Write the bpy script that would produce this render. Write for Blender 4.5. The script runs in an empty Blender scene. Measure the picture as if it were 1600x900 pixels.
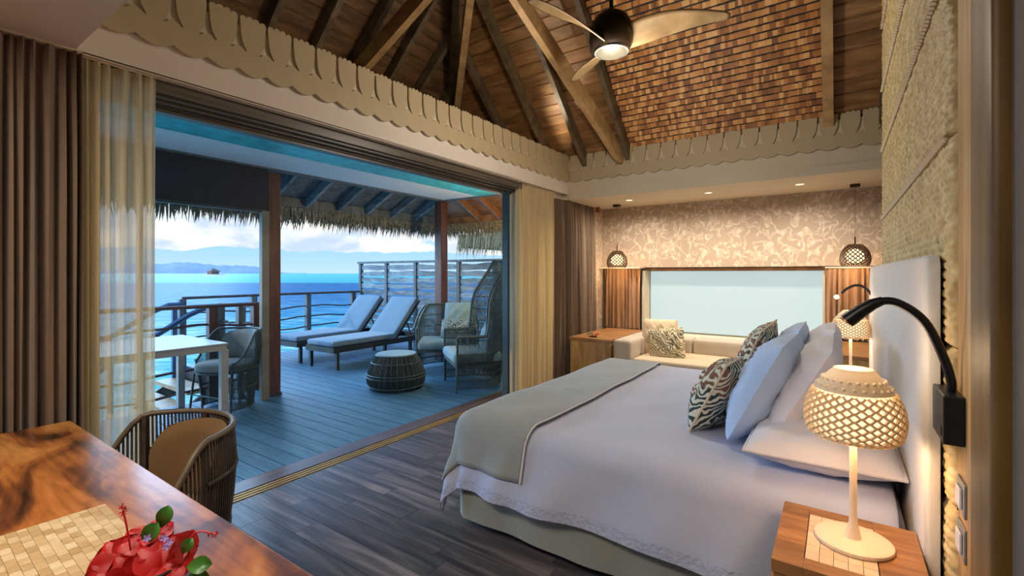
import bpy, math, random
from mathutils import Vector, Matrix
random.seed(7)
R_ = random.Random(11)
SC = bpy.context.scene
COL = SC.collection
PI = math.pi

def lin(r, g, b):
    def f(c):
        c = c / 255.0
        return c / 12.92 if c <= .04045 else ((c + .055) / 1.055) ** 2.4
    return (f(r), f(g), f(b), 1)

# ------------------------------------------------------------------ camera
cam_d = bpy.data.cameras.new('camera'); cam = bpy.data.objects.new('camera', cam_d); COL.objects.link(cam)
cam.location = (0, 0, 1.4); cam.rotation_euler = (PI / 2, 0, math.radians(34.87))
cam_d.sensor_width = 36; cam_d.lens = 36 * 732 / 1600; cam_d.shift_y = -23 / 1600; cam_d.clip_start = .05; cam_d.clip_end = 9000
SC.camera = cam
SC.view_settings.view_transform = 'Standard'; SC.view_settings.look = 'None'
SC.view_settings.gamma = 1; SC.view_settings.exposure = 0.25

# ------------------------------------------------------------------ world
W = bpy.data.worlds.new('world'); SC.world = W; W.use_nodes = True
nt = W.node_tree; nt.nodes.clear()
def wn(t, **k):
    n = nt.nodes.new(t)
    for a, b in k.items(): setattr(n, a, b)
    return n
tc = wn('ShaderNodeTexCoord'); sep = wn('ShaderNodeSeparateXYZ'); nt.links.new(tc.outputs['Generated'], sep.inputs[0])
grad = wn('ShaderNodeValToRGB'); nt.links.new(sep.outputs['Z'], grad.inputs[0])
cr = grad.color_ramp
cr.elements[0].position = 0.0; cr.elements[0].color = lin(176, 208, 236)
cr.elements[1].position = 1.0; cr.elements[1].color = lin(70, 128, 205)
for p, c in ((.05, lin(150, 198, 236)), (.14, lin(118, 182, 234)), (.4, lin(92, 160, 226))):
    e = cr.elements.new(p); e.color = c
mp = wn('ShaderNodeMapping'); mp.inputs['Scale'].default_value = (1, 1, 2.2)
nt.links.new(tc.outputs['Generated'], mp.inputs[0])
n1 = wn('ShaderNodeTexNoise'); n1.inputs['Scale'].default_value = 7.5; n1.inputs['Detail'].default_value = 9; n1.inputs['Roughness'].default_value = .58
nt.links.new(mp.outputs[0], n1.inputs['Vector'])
band = wn('ShaderNodeValToRGB'); nt.links.new(sep.outputs['Z'], band.inputs[0])
b = band.color_ramp; b.elements[0].position = .022; b.elements[0].color = (0, 0, 0, 1); b.elements[1].position = 1; b.elements[1].color = (.2, .2, .2, 1)
for p, v in ((.05, .62), (.11, .62), (.17, .42), (.3, .3)):
    e = b.elements.new(p); e.color = (v, v, v, 1)
add = wn('ShaderNodeMath', operation='ADD'); nt.links.new(n1.outputs[0], add.inputs[0]); nt.links.new(band.outputs[0], add.inputs[1])
cl = wn('ShaderNodeValToRGB'); nt.links.new(add.outputs[0], cl.inputs[0])
cl.color_ramp.elements[0].position = .93; cl.color_ramp.elements[0].color = (0, 0, 0, 1)
cl.color_ramp.elements[1].position = 1.12; cl.color_ramp.elements[1].color = (1, 1, 1, 1)
sc1 = wn('ShaderNodeMath', operation='MULTIPLY'); nt.links.new(cl.outputs[0], sc1.inputs[0]); sc1.inputs[1].default_value = .92
n2 = wn('ShaderNodeTexNoise'); n2.inputs['Scale'].default_value = 11; n2.inputs['Detail'].default_value = 5; nt.links.new(mp.outputs[0], n2.inputs['Vector'])
ccol = wn('ShaderNodeValToRGB'); nt.links.new(n2.outputs[0], ccol.inputs[0])
ccol.color_ramp.elements[0].position = .36; ccol.color_ramp.elements[0].color = lin(186, 202, 222)
ccol.color_ramp.elements[1].position = .6; ccol.color_ramp.elements[1].color = lin(250, 246, 238)
mix = wn('ShaderNodeMix', data_type='RGBA'); nt.links.new(sc1.outputs[0], mix.inputs['Factor'])
nt.links.new(grad.outputs[0], mix.inputs[6]); nt.links.new(ccol.outputs[0], mix.inputs[7])
bg = wn('ShaderNodeBackground'); nt.links.new(mix.outputs[2], bg.inputs[0]); bg.inputs[1].default_value = 1.15
wo = wn('ShaderNodeOutputWorld'); nt.links.new(bg.outputs[0], wo.inputs[0])

# ------------------------------------------------------------------ lights
def light(name, typ, loc, energy, color, size=.3, rot=None, spot=None, sizey=None, blend=.6, spread=None):
    d = bpy.data.lights.new(name, typ); d.energy = energy; d.color = color[:3]
    if typ == 'AREA':
        d.size = size
        if sizey: d.shape = 'RECTANGLE'; d.size_y = sizey
        if spread: d.spread = spread
    elif typ in ('POINT', 'SPOT'): d.shadow_soft_size = size
    if typ == 'SPOT': d.spot_size = math.radians(spot or 90); d.spot_blend = blend
    if typ == 'SUN': d.angle = size
    o = bpy.data.objects.new(name, d); COL.objects.link(o); o.location = loc
    if rot: o.rotation_euler = rot
    return o
WARM = (1, .66, .36); WARMW = (1, .86, .70); COOL = (.62, .80, 1)
# low sun over the lagoon, from the left of the open deck
sun_dir = Vector((.55, .80, -.28))
light('sun_light', 'SUN', (0, 0, 8), .8, (1, .82, .62), size=.02).rotation_euler = sun_dir.to_track_quat('-Z', 'Y').to_euler()
# wide blue sun lamp added to fill deck and room with cool light
light('cool_fill', 'SUN', (0, 0, 9), 8.0, (.38, .66, 1), size=math.radians(80)).rotation_euler = Vector((.88, .22, -.34)).to_track_quat('-Z', 'Y').to_euler()
# added fill lamps under the near soffit, out of view, to brighten the room
for i, (x, y) in enumerate(((-2.0, -.35), (-.7, -.35))):
    light('soffit_fill', 'AREA', (x, y, 2.40), 24, WARMW, .5)

# ------------------------------------------------------------------ materials
MATS = {}
class NB:
    def __init__(s, name):
        s.m = bpy.data.materials.new(name); s.m.use_nodes = True; s.t = s.m.node_tree
        s.p = s.t.nodes['Principled BSDF']; s.tc = s.t.nodes.new('ShaderNodeTexCoord')
    def n(s, t, **k):
        n = s.t.nodes.new(t)
        for a, b in k.items(): setattr(n, a, b)
        return n
    def l(s, a, b): s.t.links.new(a, b)
    def mapping(s, scale, src='Object', rnd=False, rot=(0, 0, 0)):
        mp = s.n('ShaderNodeMapping'); mp.inputs['Scale'].default_value = scale; mp.inputs['Rotation'].default_value = rot
        s.l(s.tc.outputs[src], mp.inputs[0])
        if rnd:
            oi = s.n('ShaderNodeObjectInfo'); mu = s.n('ShaderNodeMath', operation='MULTIPLY'); mu.inputs[1].default_value = 37.0
            s.l(oi.outputs['Random'], mu.inputs[0]); cx = s.n('ShaderNodeCombineXYZ')
            for i in range(3): s.l(mu.outputs[0], cx.inputs[i])
            s.l(cx.outputs[0], mp.inputs['Location'])
        return mp.outputs[0]
    def ramp(s, src, stops):
        r = s.n('ShaderNodeValToRGB'); s.l(src, r.inputs[0]); e = r.color_ramp.elements
        e[0].position, e[0].color = stops[0]; e[1].position, e[1].color = stops[-1]
        for p, c in stops[1:-1]:
            x = e.new(p); x.color = c
        return r.outputs[0]
    def bump(s, src, strength, dist=.01):
        b = s.n('ShaderNodeBump'); b.inputs['Strength'].default_value = strength; b.inputs['Distance'].default_value = dist
        s.l(src, b.inputs['Height']); s.l(b.outputs[0], s.p.inputs['Normal']); return b

def plain(name, c, rough=.6, metal=0, var=.12, scale=8, bump=0, bscale=60, **kw):
    if name in MATS: return MATS[name]
    k = NB(name); v = k.mapping((scale,) * 3)
    n = k.n('ShaderNodeTexNoise'); n.inputs['Scale'].default_value = 1; n.inputs['Detail'].default_value = 4; k.l(v, n.inputs['Vector'])
    d = tuple(x * (1 - var) for x in c[:3]) + (1,); u = tuple(min(1, x * (1 + var)) for x in c[:3]) + (1,)
    k.l(k.ramp(n.outputs[0], [(.3, d), (.7, u)]), k.p.inputs['Base Color'])
    k.p.inputs['Roughness'].default_value = rough; k.p.inputs['Metallic'].default_value = metal
    if bump:
        n2 = k.n('ShaderNodeTexNoise'); n2.inputs['Scale'].default_value = bscale; n2.inputs['Detail'].default_value = 3; k.l(k.tc.outputs['Object'], n2.inputs['Vector'])
        k.bump(n2.outputs[0], bump, .004)
    for a, b in kw.items(): k.p.inputs[a.replace('_', ' ')].default_value = b
    MATS[name] = k.m; return k.m

def wood(name, stops, scale=(1, 14, 14), rough=.4, bump=.15, dist=2.5, piece=.25, spec=.5):
    if name in MATS: return MATS[name]
    k = NB(name); v = k.mapping(scale, rnd=True)
    n = k.n('ShaderNodeTexNoise'); n.inputs['Scale'].default_value = 1.2; n.inputs['Detail'].default_value = 6; n.inputs['Distortion'].default_value = dist * .3; k.l(v, n.inputs['Vector'])
    c = k.ramp(n.outputs[0], stops)
    oi = k.n('ShaderNodeObjectInfo'); mr = k.n('ShaderNodeMapRange'); k.l(oi.outputs['Random'], mr.inputs[0]); mr.inputs[3].default_value = 1 - piece; mr.inputs[4].default_value = 1 + piece
    hs = k.n('ShaderNodeHueSaturation'); k.l(c, hs.inputs['Color']); k.l(mr.outputs[0], hs.inputs['Value'])
    k.l(hs.outputs[0], k.p.inputs['Base Color']); k.p.inputs['Roughness'].default_value = rough
    k.p.inputs['Specular IOR Level'].default_value = spec
    k.bump(n.outputs[0], bump, .004); MATS[name] = k.m; return k.m

def emis(name, c, s):
    if name in MATS: return MATS[name]
    k = NB(name); k.p.inputs['Base Color'].default_value = c; k.p.inputs['Emission Color'].default_value = c; k.p.inputs['Emission Strength'].default_value = s
    MATS[name] = k.m; return k.m

M_floor = wood('dark walnut floor boards', [(.3, lin(56, 50, 54)), (.52, lin(92, 84, 88)), (.72, lin(134, 124, 124))], (1.2, 16, 16), rough=.34, bump=.2, piece=.22)
M_deck = wood('sky tinted composite deck boards', [(.3, lin(58, 96, 122)), (.6, lin(78, 122, 150)), (.8, lin(104, 146, 170))], (2, 30, 30), rough=.5, bump=.12, piece=.10)  # blue of the reflected sky is put into the grey board colour
M_kerb = wood('oiled threshold wood', [(.3, lin(70, 50, 44)), (.7, lin(120, 98, 92))], (14, 1, 14), rough=.3, piece=.05)
M_brass = plain('brass strip', lin(214, 178, 120), .35, .6)
M_black = plain('black rubber', lin(16, 15, 16), .6)
M_cream = plain('cream painted board', lin(188, 170, 136), .6, var=.05, scale=3)
M_cream2 = plain('pale cream paint', lin(208, 196, 172), .7, var=.03, scale=2)
M_soffit = plain('soffit white paint', lin(226, 216, 204), .75, var=.03, scale=2)
M_wallpink = plain('taupe wall paint', lin(96, 86, 80), .8, var=.04, scale=2)
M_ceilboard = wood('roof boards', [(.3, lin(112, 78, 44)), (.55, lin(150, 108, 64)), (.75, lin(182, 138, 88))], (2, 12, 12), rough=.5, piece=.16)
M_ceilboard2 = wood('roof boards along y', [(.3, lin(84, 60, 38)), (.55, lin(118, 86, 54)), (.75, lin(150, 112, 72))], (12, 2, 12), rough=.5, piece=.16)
M_rafter = wood('dark rafter', [(.3, lin(72, 60, 44)), (.7, lin(122, 104, 76))], (6, 6, 6), rough=.5, piece=.1)
M_lightbeam = wood('pale main rafter', [(.3, lin(150, 116, 74)), (.7, lin(204, 168, 116))], (4, 4, 4), rough=.45, piece=.05)
M_column = wood('red brown post', [(.3, lin(70, 44, 40)), (.7, lin(106, 72, 64))], (14, 14, 1.5), rough=.4, piece=.08)
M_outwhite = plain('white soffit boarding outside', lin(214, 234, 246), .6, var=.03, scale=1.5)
M_teal = plain('teal water light band', lin(70, 190, 206), .35, var=.25, scale=9)
M_header = wood('door head track', [(.3, lin(62, 56, 48)), (.7, lin(112, 102, 88))], (30, .7, 60), rough=.4, piece=.05)
M_blind = plain('charcoal blind cloth', lin(38, 46, 56), .7, var=.15, scale=4)
M_alu = plain('dark aluminium', lin(70, 84, 92), .4, .5)

def shingle_mat():
    k = NB('split bark shingle')
    g = k.n('ShaderNodeNewGeometry')
    wn_ = k.n('ShaderNodeTexWhiteNoise', noise_dimensions='1D'); 
    oi = k.n('ShaderNodeObjectInfo'); ad = k.n('ShaderNodeMath', operation='ADD'); k.l(g.outputs['Random Per Island'], ad.inputs[0]); k.l(oi.outputs['Random'], ad.inputs[1]); k.l(ad.outputs[0], wn_.inputs['W'])
    n = k.n('ShaderNodeTexNoise'); n.inputs['Scale'].default_value = 1.1; n.inputs['Detail'].default_value = 2; k.l(k.tc.outputs['Object'], n.inputs['Vector'])
    a2 = k.n('ShaderNodeMath', operation='MULTIPLY_ADD'); k.l(n.outputs[0], a2.inputs[0]); a2.inputs[1].default_value = .5; 
    m2 = k.n('ShaderNodeMath', operation='MULTIPLY'); k.l(wn_.outputs['Value'], m2.inputs[0]); m2.inputs[1].default_value = .62; k.l(m2.outputs[0], a2.inputs[2])
    k.l(k.ramp(a2.outputs[0], [(.1, lin(84, 50, 24)), (.35, lin(156, 100, 50)), (.65, lin(206, 144, 78)), (.9, lin(236, 190, 126))]), k.p.inputs['Base Color'])
    k.p.inputs['Roughness'].default_value = .55
    return k.m
M_shingle = shingle_mat()

def wallpaper():
    k = NB('beige coral wallpaper')
    v = k.mapping((1, 1, .8)); n0 = k.n('ShaderNodeTexNoise'); n0.inputs['Scale'].default_value = 9; n0.inputs['Detail'].default_value = 1.5; n0.inputs['Distortion'].default_value = .9; k.l(v, n0.inputs['Vector'])
    n1 = k.n('ShaderNodeTexVoronoi'); n1.inputs['Scale'].default_value = 17; k.l(v, n1.inputs['Vector'])
    line = k.ramp(n0.outputs[0], [(.43, (0, 0, 0, 1)), (.47, (1, 1, 1, 1)), (.53, (1, 1, 1, 1)), (.57, (0, 0, 0, 1))])
    dots = k.ramp(n1.outputs['Distance'], [(.30, (1, 1, 1, 1)), (.55, (.35, .35, .35, 1))])
    m = k.n('ShaderNodeMath', operation='MULTIPLY'); k.l(line, m.inputs[0]); k.l(dots, m.inputs[1])
    k.l(k.ramp(m.outputs[0], [(.0, lin(176, 156, 136)), (.6, lin(204, 186, 166)), (1, lin(212, 196, 178))]), k.p.inputs['Base Color'])
    k.p.inputs['Roughness'].default_value = .6
    return k.m
M_paper = wallpaper()

def desk_mat():
    k = NB('figured tropical wood')
    v = k.mapping((1.1, 3.2, 3)); n0 = k.n('ShaderNodeTexNoise'); n0.inputs['Scale'].default_value = 1.6; n0.inputs['Detail'].default_value = 5; n0.inputs['Distortion'].default_value = 1.6; k.l(v, n0.inputs['Vector'])
    w = k.n('ShaderNodeTexNoise'); w.inputs['Scale'].default_value = 1.; w.inputs['Detail'].default_value = 6; v2 = k.mapping((4, 60, 20)); k.l(v2, w.inputs['Vector'])
    ad = k.n('ShaderNodeMath', operation='MULTIPLY_ADD'); k.l(w.outputs[0], ad.inputs[0]); ad.inputs[1].default_value = .25; k.l(n0.outputs[0], ad.inputs[2])
    k.l(k.ramp(ad.outputs[0], [(.42, lin(50, 26, 14)), (.54, lin(112, 62, 30)), (.66, lin(178, 108, 50)), (.82, lin(214, 148, 80))]), k.p.inputs['Base Color'])
    k.p.inputs['Roughness'].default_value = .3; k.p.inputs['Coat Weight'].default_value = .45; k.p.inputs['Coat Roughness'].default_value = .3
    return k.m
M_desk = desk_mat()
M_honey = wood('honey wood', [(.3, lin(128, 86, 50)), (.6, lin(172, 124, 78)), (.8, lin(204, 158, 106))], (3, 22, 5), rough=.38, piece=.05)
M_honeyz = wood('honey wood upright', [(.3, lin(146, 112, 70)), (.6, lin(186, 150, 98)), (.8, lin(210, 178, 126))], (14, 14, 1.5), rough=.42, piece=.05)
M_olive = wood('olive dark wood', [(.3, lin(70, 50, 18)), (.7, lin(116, 88, 40))], (10, 10, 1.2), rough=.5, piece=.05)

def shell_mat(name, a, b, c):
    k = NB(name); g = k.n('ShaderNodeObjectInfo'); v = k.mapping((30, 30, 30), rnd=True)
    n = k.n('ShaderNodeTexNoise'); n.inputs['Scale'].default_value = 1; k.l(v, n.inputs['Vector'])
    m = k.n('ShaderNodeMath', operation='MULTIPLY_ADD'); k.l(n.outputs[0], m.inputs[0]); m.inputs[1].default_value = .5
    m2 = k.n('ShaderNodeMath', operation='MULTIPLY'); k.l(g.outputs['Random'], m2.inputs[0]); m2.inputs[1].default_value = .5; k.l(m2.outputs[0], m.inputs[2])
    k.l(k.ramp(m.outputs[0], [(.15, a), (.5, b), (.85, c)]), k.p.inputs['Base Color']); k.p.inputs['Roughness'].default_value = .28
    return k.m
M_shell = shell_mat('mother of pearl tile', lin(176, 146, 104), lin(200, 172, 130), lin(228, 208, 174))
M_shell2 = shell_mat('pale shell tile', lin(214, 182, 152), lin(226, 198, 168), lin(236, 214, 190))

def fabric(name, c, rough=.85, var=.08, wr=.25, sc=9, weave=.15, sheen=.2):
    if name in MATS: return MATS[name]
    k = NB(name); v = k.mapping((sc,) * 3)
    n = k.n('ShaderNodeTexNoise'); n.inputs['Scale'].default_value = 1; n.inputs['Detail'].default_value = 5; k.l(v, n.inputs['Vector'])
    d = tuple(x * (1 - var) for x in c[:3]) + (1,); u = tuple(min(1, x * (1 + var)) for x in c[:3]) + (1,)
    k.l(k.ramp(n.outputs[0], [(.3, d), (.7, u)]), k.p.inputs['Base Color'])
    f = k.n('ShaderNodeTexNoise'); f.inputs['Scale'].default_value = 260; k.l(k.tc.outputs['Object'], f.inputs['Vector'])
    m = k.n('ShaderNodeMath', operation='MULTIPLY_ADD'); k.l(f.outputs[0], m.inputs[0]); m.inputs[1].default_value = weave; k.l(n.outputs[0], m.inputs[2])
    k.bump(m.outputs[0], wr, .02); k.p.inputs['Roughness'].default_value = rough
    k.p.inputs['Sheen Weight'].default_value = sheen
    MATS[name] = k.m; return k.m
M_duvet = fabric('sky tinted cotton duvet', lin(184, 192, 220), var=.03, wr=.35, sc=5)  # white cotton with the cool sky light put into its colour
M_hem = fabric('embroidered hem band', lin(176, 184, 214), var=.1, wr=.6, sc=60)
M_throw = fabric('sage grey throw', lin(148, 154, 154), var=.06, wr=.3, sc=6)
M_skirt = fabric('grey green bed skirt', lin(150, 152, 144), var=.06, wr=.3, sc=6)
M_pillow = fabric('white pillow cotton', lin(214, 212, 222), var=.03, wr=.4, sc=7)
M_pillowb = fabric('blue lit pillow cotton', lin(172, 198, 236), var=.03, wr=.4, sc=7)  # white cotton as above, with blue light painted into the colour
M_headb = fabric('pale grey upholstery', lin(204, 204, 204), var=.03, wr=.15, sc=4, rough=.55)
M_taupe = fabric('taupe curtain cloth', lin(112, 92, 74), var=.08, wr=.1, sc=12)
M_taupe2 = fabric('tan curtain cloth', lin(164, 126, 92), var=.08, wr=.1, sc=12)
M_beige = fabric('beige daybed cloth', lin(206, 186, 156), var=.04, wr=.1, sc=6)
M_greybeige = fabric('stone daybed bolster cloth', lin(190, 178, 160), var=.04, wr=.1, sc=6)
M_brownc = fabric('brown chair cushion', lin(112, 82, 44), var=.08, wr=.2, sc=8)
M_bluec = fabric('pale grey outdoor cloth', lin(108, 136, 156), var=.04, wr=.15, sc=6)
M_bluec2 = fabric('dusty teal outdoor cloth', lin(120, 152, 162), var=.05, wr=.15, sc=6)
M_greyc = fabric('grey chair cushion outdoors', lin(130, 138, 138), var=.05, wr=.15, sc=6)
M_wicker = plain('dark rattan', lin(66, 56, 48), .55, var=.35, scale=30)
M_wickerg = plain('weathered green grey rattan', lin(64, 82, 84), .55, var=.35, scale=30)
M_rim = plain('rattan rim', lin(92, 80, 64), .5, var=.25, scale=40)

def sheer_mat():
    k = NB('cream sheer voile'); k.p.inputs['Base Color'].default_value = lin(232, 216, 176); k.p.inputs['Roughness'].default_value = .8
    tr = k.n('ShaderNodeBsdfTransparent'); tl = k.n('ShaderNodeBsdfTranslucent'); tl.inputs[0].default_value = lin(236, 222, 184)
    v = k.mapping((60, 60, .8)); n = k.n('ShaderNodeTexNoise'); n.inputs['Scale'].default_value = 1; n.inputs['Detail'].default_value = 3; k.l(v, n.inputs['Vector'])
    m1 = k.n('ShaderNodeMixShader'); m1.inputs[0].default_value = .5; k.l(k.p.outputs[0], m1.inputs[1]); k.l(tl.outputs[0], m1.inputs[2])
    f = k.n('ShaderNodeMapRange'); k.l(n.outputs[0], f.inputs[0]); f.inputs[1].default_value = .3; f.inputs[2].default_value = .7; f.inputs[3].default_value = .08; f.inputs[4].default_value = .34
    m2 = k.n('ShaderNodeMixShader'); k.l(f.outputs[0], m2.inputs[0]); k.l(m1.outputs[0], m2.inputs[1]); k.l(tr.outputs[0], m2.inputs[2])
    k.l(m2.outputs[0], k.t.nodes['Material Output'].inputs[0]); return k.m
M_sheer = sheer_mat()

def leafprint(name, bgc, a, b2, sc=9):
    k = NB(name); v = k.mapping((sc, sc * 1.0, sc)); n0 = k.n('ShaderNodeTexNoise'); n0.inputs['Scale'].default_value = 1.2; k.l(v, n0.inputs['Vector'])
    mx = k.n('ShaderNodeMix', data_type='RGBA'); mx.inputs['Factor'].default_value = .5; k.l(v, mx.inputs[6]); k.l(n0.outputs['Color'], mx.inputs[7])
    w = k.n('ShaderNodeTexWave', bands_direction='DIAGONAL'); w.inputs['Scale'].default_value = 3.2; w.inputs['Distortion'].default_value = 5; w.inputs['Detail'].default_value = 1; k.l(mx.outputs[2], w.inputs['Vector'])
    vo = k.n('ShaderNodeTexVoronoi'); vo.inputs['Scale'].default_value = 1.6; k.l(mx.outputs[2], vo.inputs['Vector'])
    s2 = k.n('ShaderNodeSeparateColor'); k.l(vo.outputs['Color'], s2.inputs[0])
    c1 = k.ramp(w.outputs[0], [(.40, bgc), (.5, a)]); c2 = k.ramp(w.outputs[0], [(.40, bgc), (.5, b2)])
    c2n = c2.node; c1n = c1.node
    c1n.color_ramp.interpolation = 'LINEAR'
    st = k.n('ShaderNodeMath', operation='GREATER_THAN'); k.l(s2.outputs[0], st.inputs[0]); st.inputs[1].default_value = .5
    m = k.n('ShaderNodeMix', data_type='RGBA'); k.l(st.outputs[0], m.inputs['Factor']); k.l(c1, m.inputs[6]); k.l(c2, m.inputs[7])
    k.l(m.outputs[2], k.p.inputs['Base Color']); k.p.inputs['Roughness'].default_value = .85; return k.m
M_leafA = leafprint('dark palm leaf print', lin(206, 204, 186), lin(34, 56, 52), lin(120, 84, 62), 9)
M_leafB = leafprint('soft fern print', lin(226, 210, 176), lin(128, 122, 86), lin(92, 98, 80), 9)
M_leafC = leafprint('monochrome leaf print', lin(170, 188, 190), lin(40, 56, 62), lin(84, 104, 108), 14)

def sea_mat():
    k = NB('lagoon water')
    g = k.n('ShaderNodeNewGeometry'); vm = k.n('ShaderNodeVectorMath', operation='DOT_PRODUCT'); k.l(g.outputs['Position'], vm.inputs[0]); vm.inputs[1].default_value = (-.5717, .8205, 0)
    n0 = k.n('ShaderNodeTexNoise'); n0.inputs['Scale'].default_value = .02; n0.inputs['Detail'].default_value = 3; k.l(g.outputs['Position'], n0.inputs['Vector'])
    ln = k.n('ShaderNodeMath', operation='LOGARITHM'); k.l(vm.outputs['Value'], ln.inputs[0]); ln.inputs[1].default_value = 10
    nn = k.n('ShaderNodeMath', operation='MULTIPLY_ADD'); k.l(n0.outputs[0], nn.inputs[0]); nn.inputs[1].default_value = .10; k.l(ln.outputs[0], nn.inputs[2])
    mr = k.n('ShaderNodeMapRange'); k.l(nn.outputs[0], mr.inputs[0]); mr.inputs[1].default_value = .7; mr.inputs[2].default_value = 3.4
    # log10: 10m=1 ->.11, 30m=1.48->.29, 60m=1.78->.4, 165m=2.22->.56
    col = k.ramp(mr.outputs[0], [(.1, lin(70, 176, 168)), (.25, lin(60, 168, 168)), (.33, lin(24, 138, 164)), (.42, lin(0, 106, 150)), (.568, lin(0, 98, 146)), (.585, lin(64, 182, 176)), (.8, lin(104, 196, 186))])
    # wave streaks
    v = k.mapping((.5, .5, .5), 'Object', rot=(0, 0, math.radians(-34.9))); sx = k.n('ShaderNodeMapping'); sx.inputs['Scale'].default_value = (.7, 2.2, 1); k.l(v, sx.inputs[0])
    w = k.n('ShaderNodeTexNoise'); w.inputs['Scale'].default_value = 1.6; w.inputs['Detail'].default_value = 8; w.inputs['Roughness'].default_value = .62; k.l(sx.outputs[0], w.inputs['Vector'])
    streak = k.ramp(w.outputs[0], [(.45, (0, 0, 0, 1)), (.62, (1, 1, 1, 1))])
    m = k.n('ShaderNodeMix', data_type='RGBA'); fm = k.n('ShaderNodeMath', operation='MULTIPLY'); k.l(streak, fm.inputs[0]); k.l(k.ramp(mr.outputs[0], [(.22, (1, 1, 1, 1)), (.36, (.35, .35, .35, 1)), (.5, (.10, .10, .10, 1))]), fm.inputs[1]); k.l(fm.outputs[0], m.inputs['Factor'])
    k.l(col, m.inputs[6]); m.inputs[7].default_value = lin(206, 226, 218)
    k.l(m.outputs[2], k.p.inputs['Base Color']); k.p.inputs['Roughness'].default_value = .35; k.p.inputs['IOR'].default_value = 1.08; k.p.inputs['Specular IOR Level'].default_value = .1
    k.bump(w.outputs[0], .5, .25); return k.m
M_sea = sea_mat()
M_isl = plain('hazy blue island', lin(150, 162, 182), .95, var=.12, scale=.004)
M_sand = plain('reef sand', lin(226, 220, 206), .9)
M_hut = plain('islet hut', lin(150, 120, 110), .9)
M_thatch = plain('golden lit palm thatch', lin(176, 156, 118), .8, var=.5, scale=25)
M_thatchg = plain('grey palm thatch without golden light', lin(128, 132, 122), .8, var=.5, scale=25)
M_thatchd = plain('thatch underside', lin(92, 80, 62), .9, var=.3, scale=12)
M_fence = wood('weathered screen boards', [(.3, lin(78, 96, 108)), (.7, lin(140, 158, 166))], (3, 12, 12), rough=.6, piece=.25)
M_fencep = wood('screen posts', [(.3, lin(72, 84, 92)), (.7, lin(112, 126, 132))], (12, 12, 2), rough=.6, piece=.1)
M_rail = wood('driftwood rail', [(.3, lin(70, 60, 56)), (.7, lin(118, 104, 96))], (8, 8, 8), rough=.6, piece=.15)
M_railb = plain('blue painted rail', lin(62, 98, 140), .4)
M_tread = wood('stair tread wood', [(.3, lin(170, 128, 88)), (.7, lin(214, 176, 132))], (3, 12, 12), rough=.5, piece=.2)
M_tabw = plain('grey beige table lacquer', lin(168, 164, 160), .4, var=.03)
M_chan = plain('pale grey guide channel', lin(128, 126, 116), .5)
M_lounge = plain('dark bronze lounger frame', lin(52, 58, 60), .45, .3)
M_fanw = wood('fan blade wood', [(.3, lin(112, 90, 60)), (.7, lin(156, 130, 94))], (4, 4, 4), rough=.35, piece=.05)
M_fand = plain('dark bronze fan motor', lin(58, 44, 30), .35, .4)
M_white = plain('warm white enamel', lin(232, 214, 190), .4, var=.02)
M_lens = emis('frosted fan lens', lin(226, 212, 170), .40); M_lens.node_tree.nodes['Principled BSDF'].inputs['Base Color'].default_value = lin(48, 44, 34)
M_lampsh = plain('cream pierced lamp porcelain', lin(246, 222, 188), .5, var=.04)
M_pend = plain('dark bronze pendant lattice', lin(84, 60, 40), .45, .2)
M_goose = plain('black gooseneck metal', lin(30, 34, 42), .35, .4)
M_gold = plain('copper lamp inner', lin(190, 140, 80), .35, .5)
M_chrome = plain('brushed metal plate', lin(150, 150, 150), .35, .6)
M_switch = plain('pale grey switch', lin(200, 200, 204), .4)
M_glow = emis('lamp inner glow', (1, .78, .48, 1), 1.05)
M_glowp = emis('pendant inner glow', (1, .72, .38, 1), 2.4)
M_bulb = emis('small bulb', (1, .62, .25, 1), 14)
M_win = emis('daylit roller blind', lin(206, 232, 234), .62); M_win.node_tree.nodes['Principled BSDF'].inputs['Base Color'].default_value = lin(110, 118, 118)
M_red = plain('hibiscus petal', lin(172, 4, 6), .5, var=.25, scale=14, Subsurface_Weight=.0)
M_pink = plain('deep pink petal', lin(190, 10, 40), .5, var=.2, scale=14)
M_leaf = plain('glossy green leaf', lin(58, 112, 40), .35, var=.3, scale=20)
M_purple = plain('violet petal', lin(150, 134, 206), .5, var=.2, scale=40)
def woven_mat():
    k = NB('plaited pandanus'); v = k.mapping((22, 22, 22)); n = k.n('ShaderNodeTexNoise'); n.inputs['Scale'].default_value = 1; n.inputs['Detail'].default_value = 5; k.l(v, n.inputs['Vector'])
    k.l(k.ramp(n.outputs[0], [(.3, lin(160, 136, 88)), (.5, lin(196, 174, 124)), (.72, lin(222, 206, 160))]), k.p.inputs['Base Color']); k.p.inputs['Roughness'].default_value = .6
    return k.m
M_woven = woven_mat()

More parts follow.
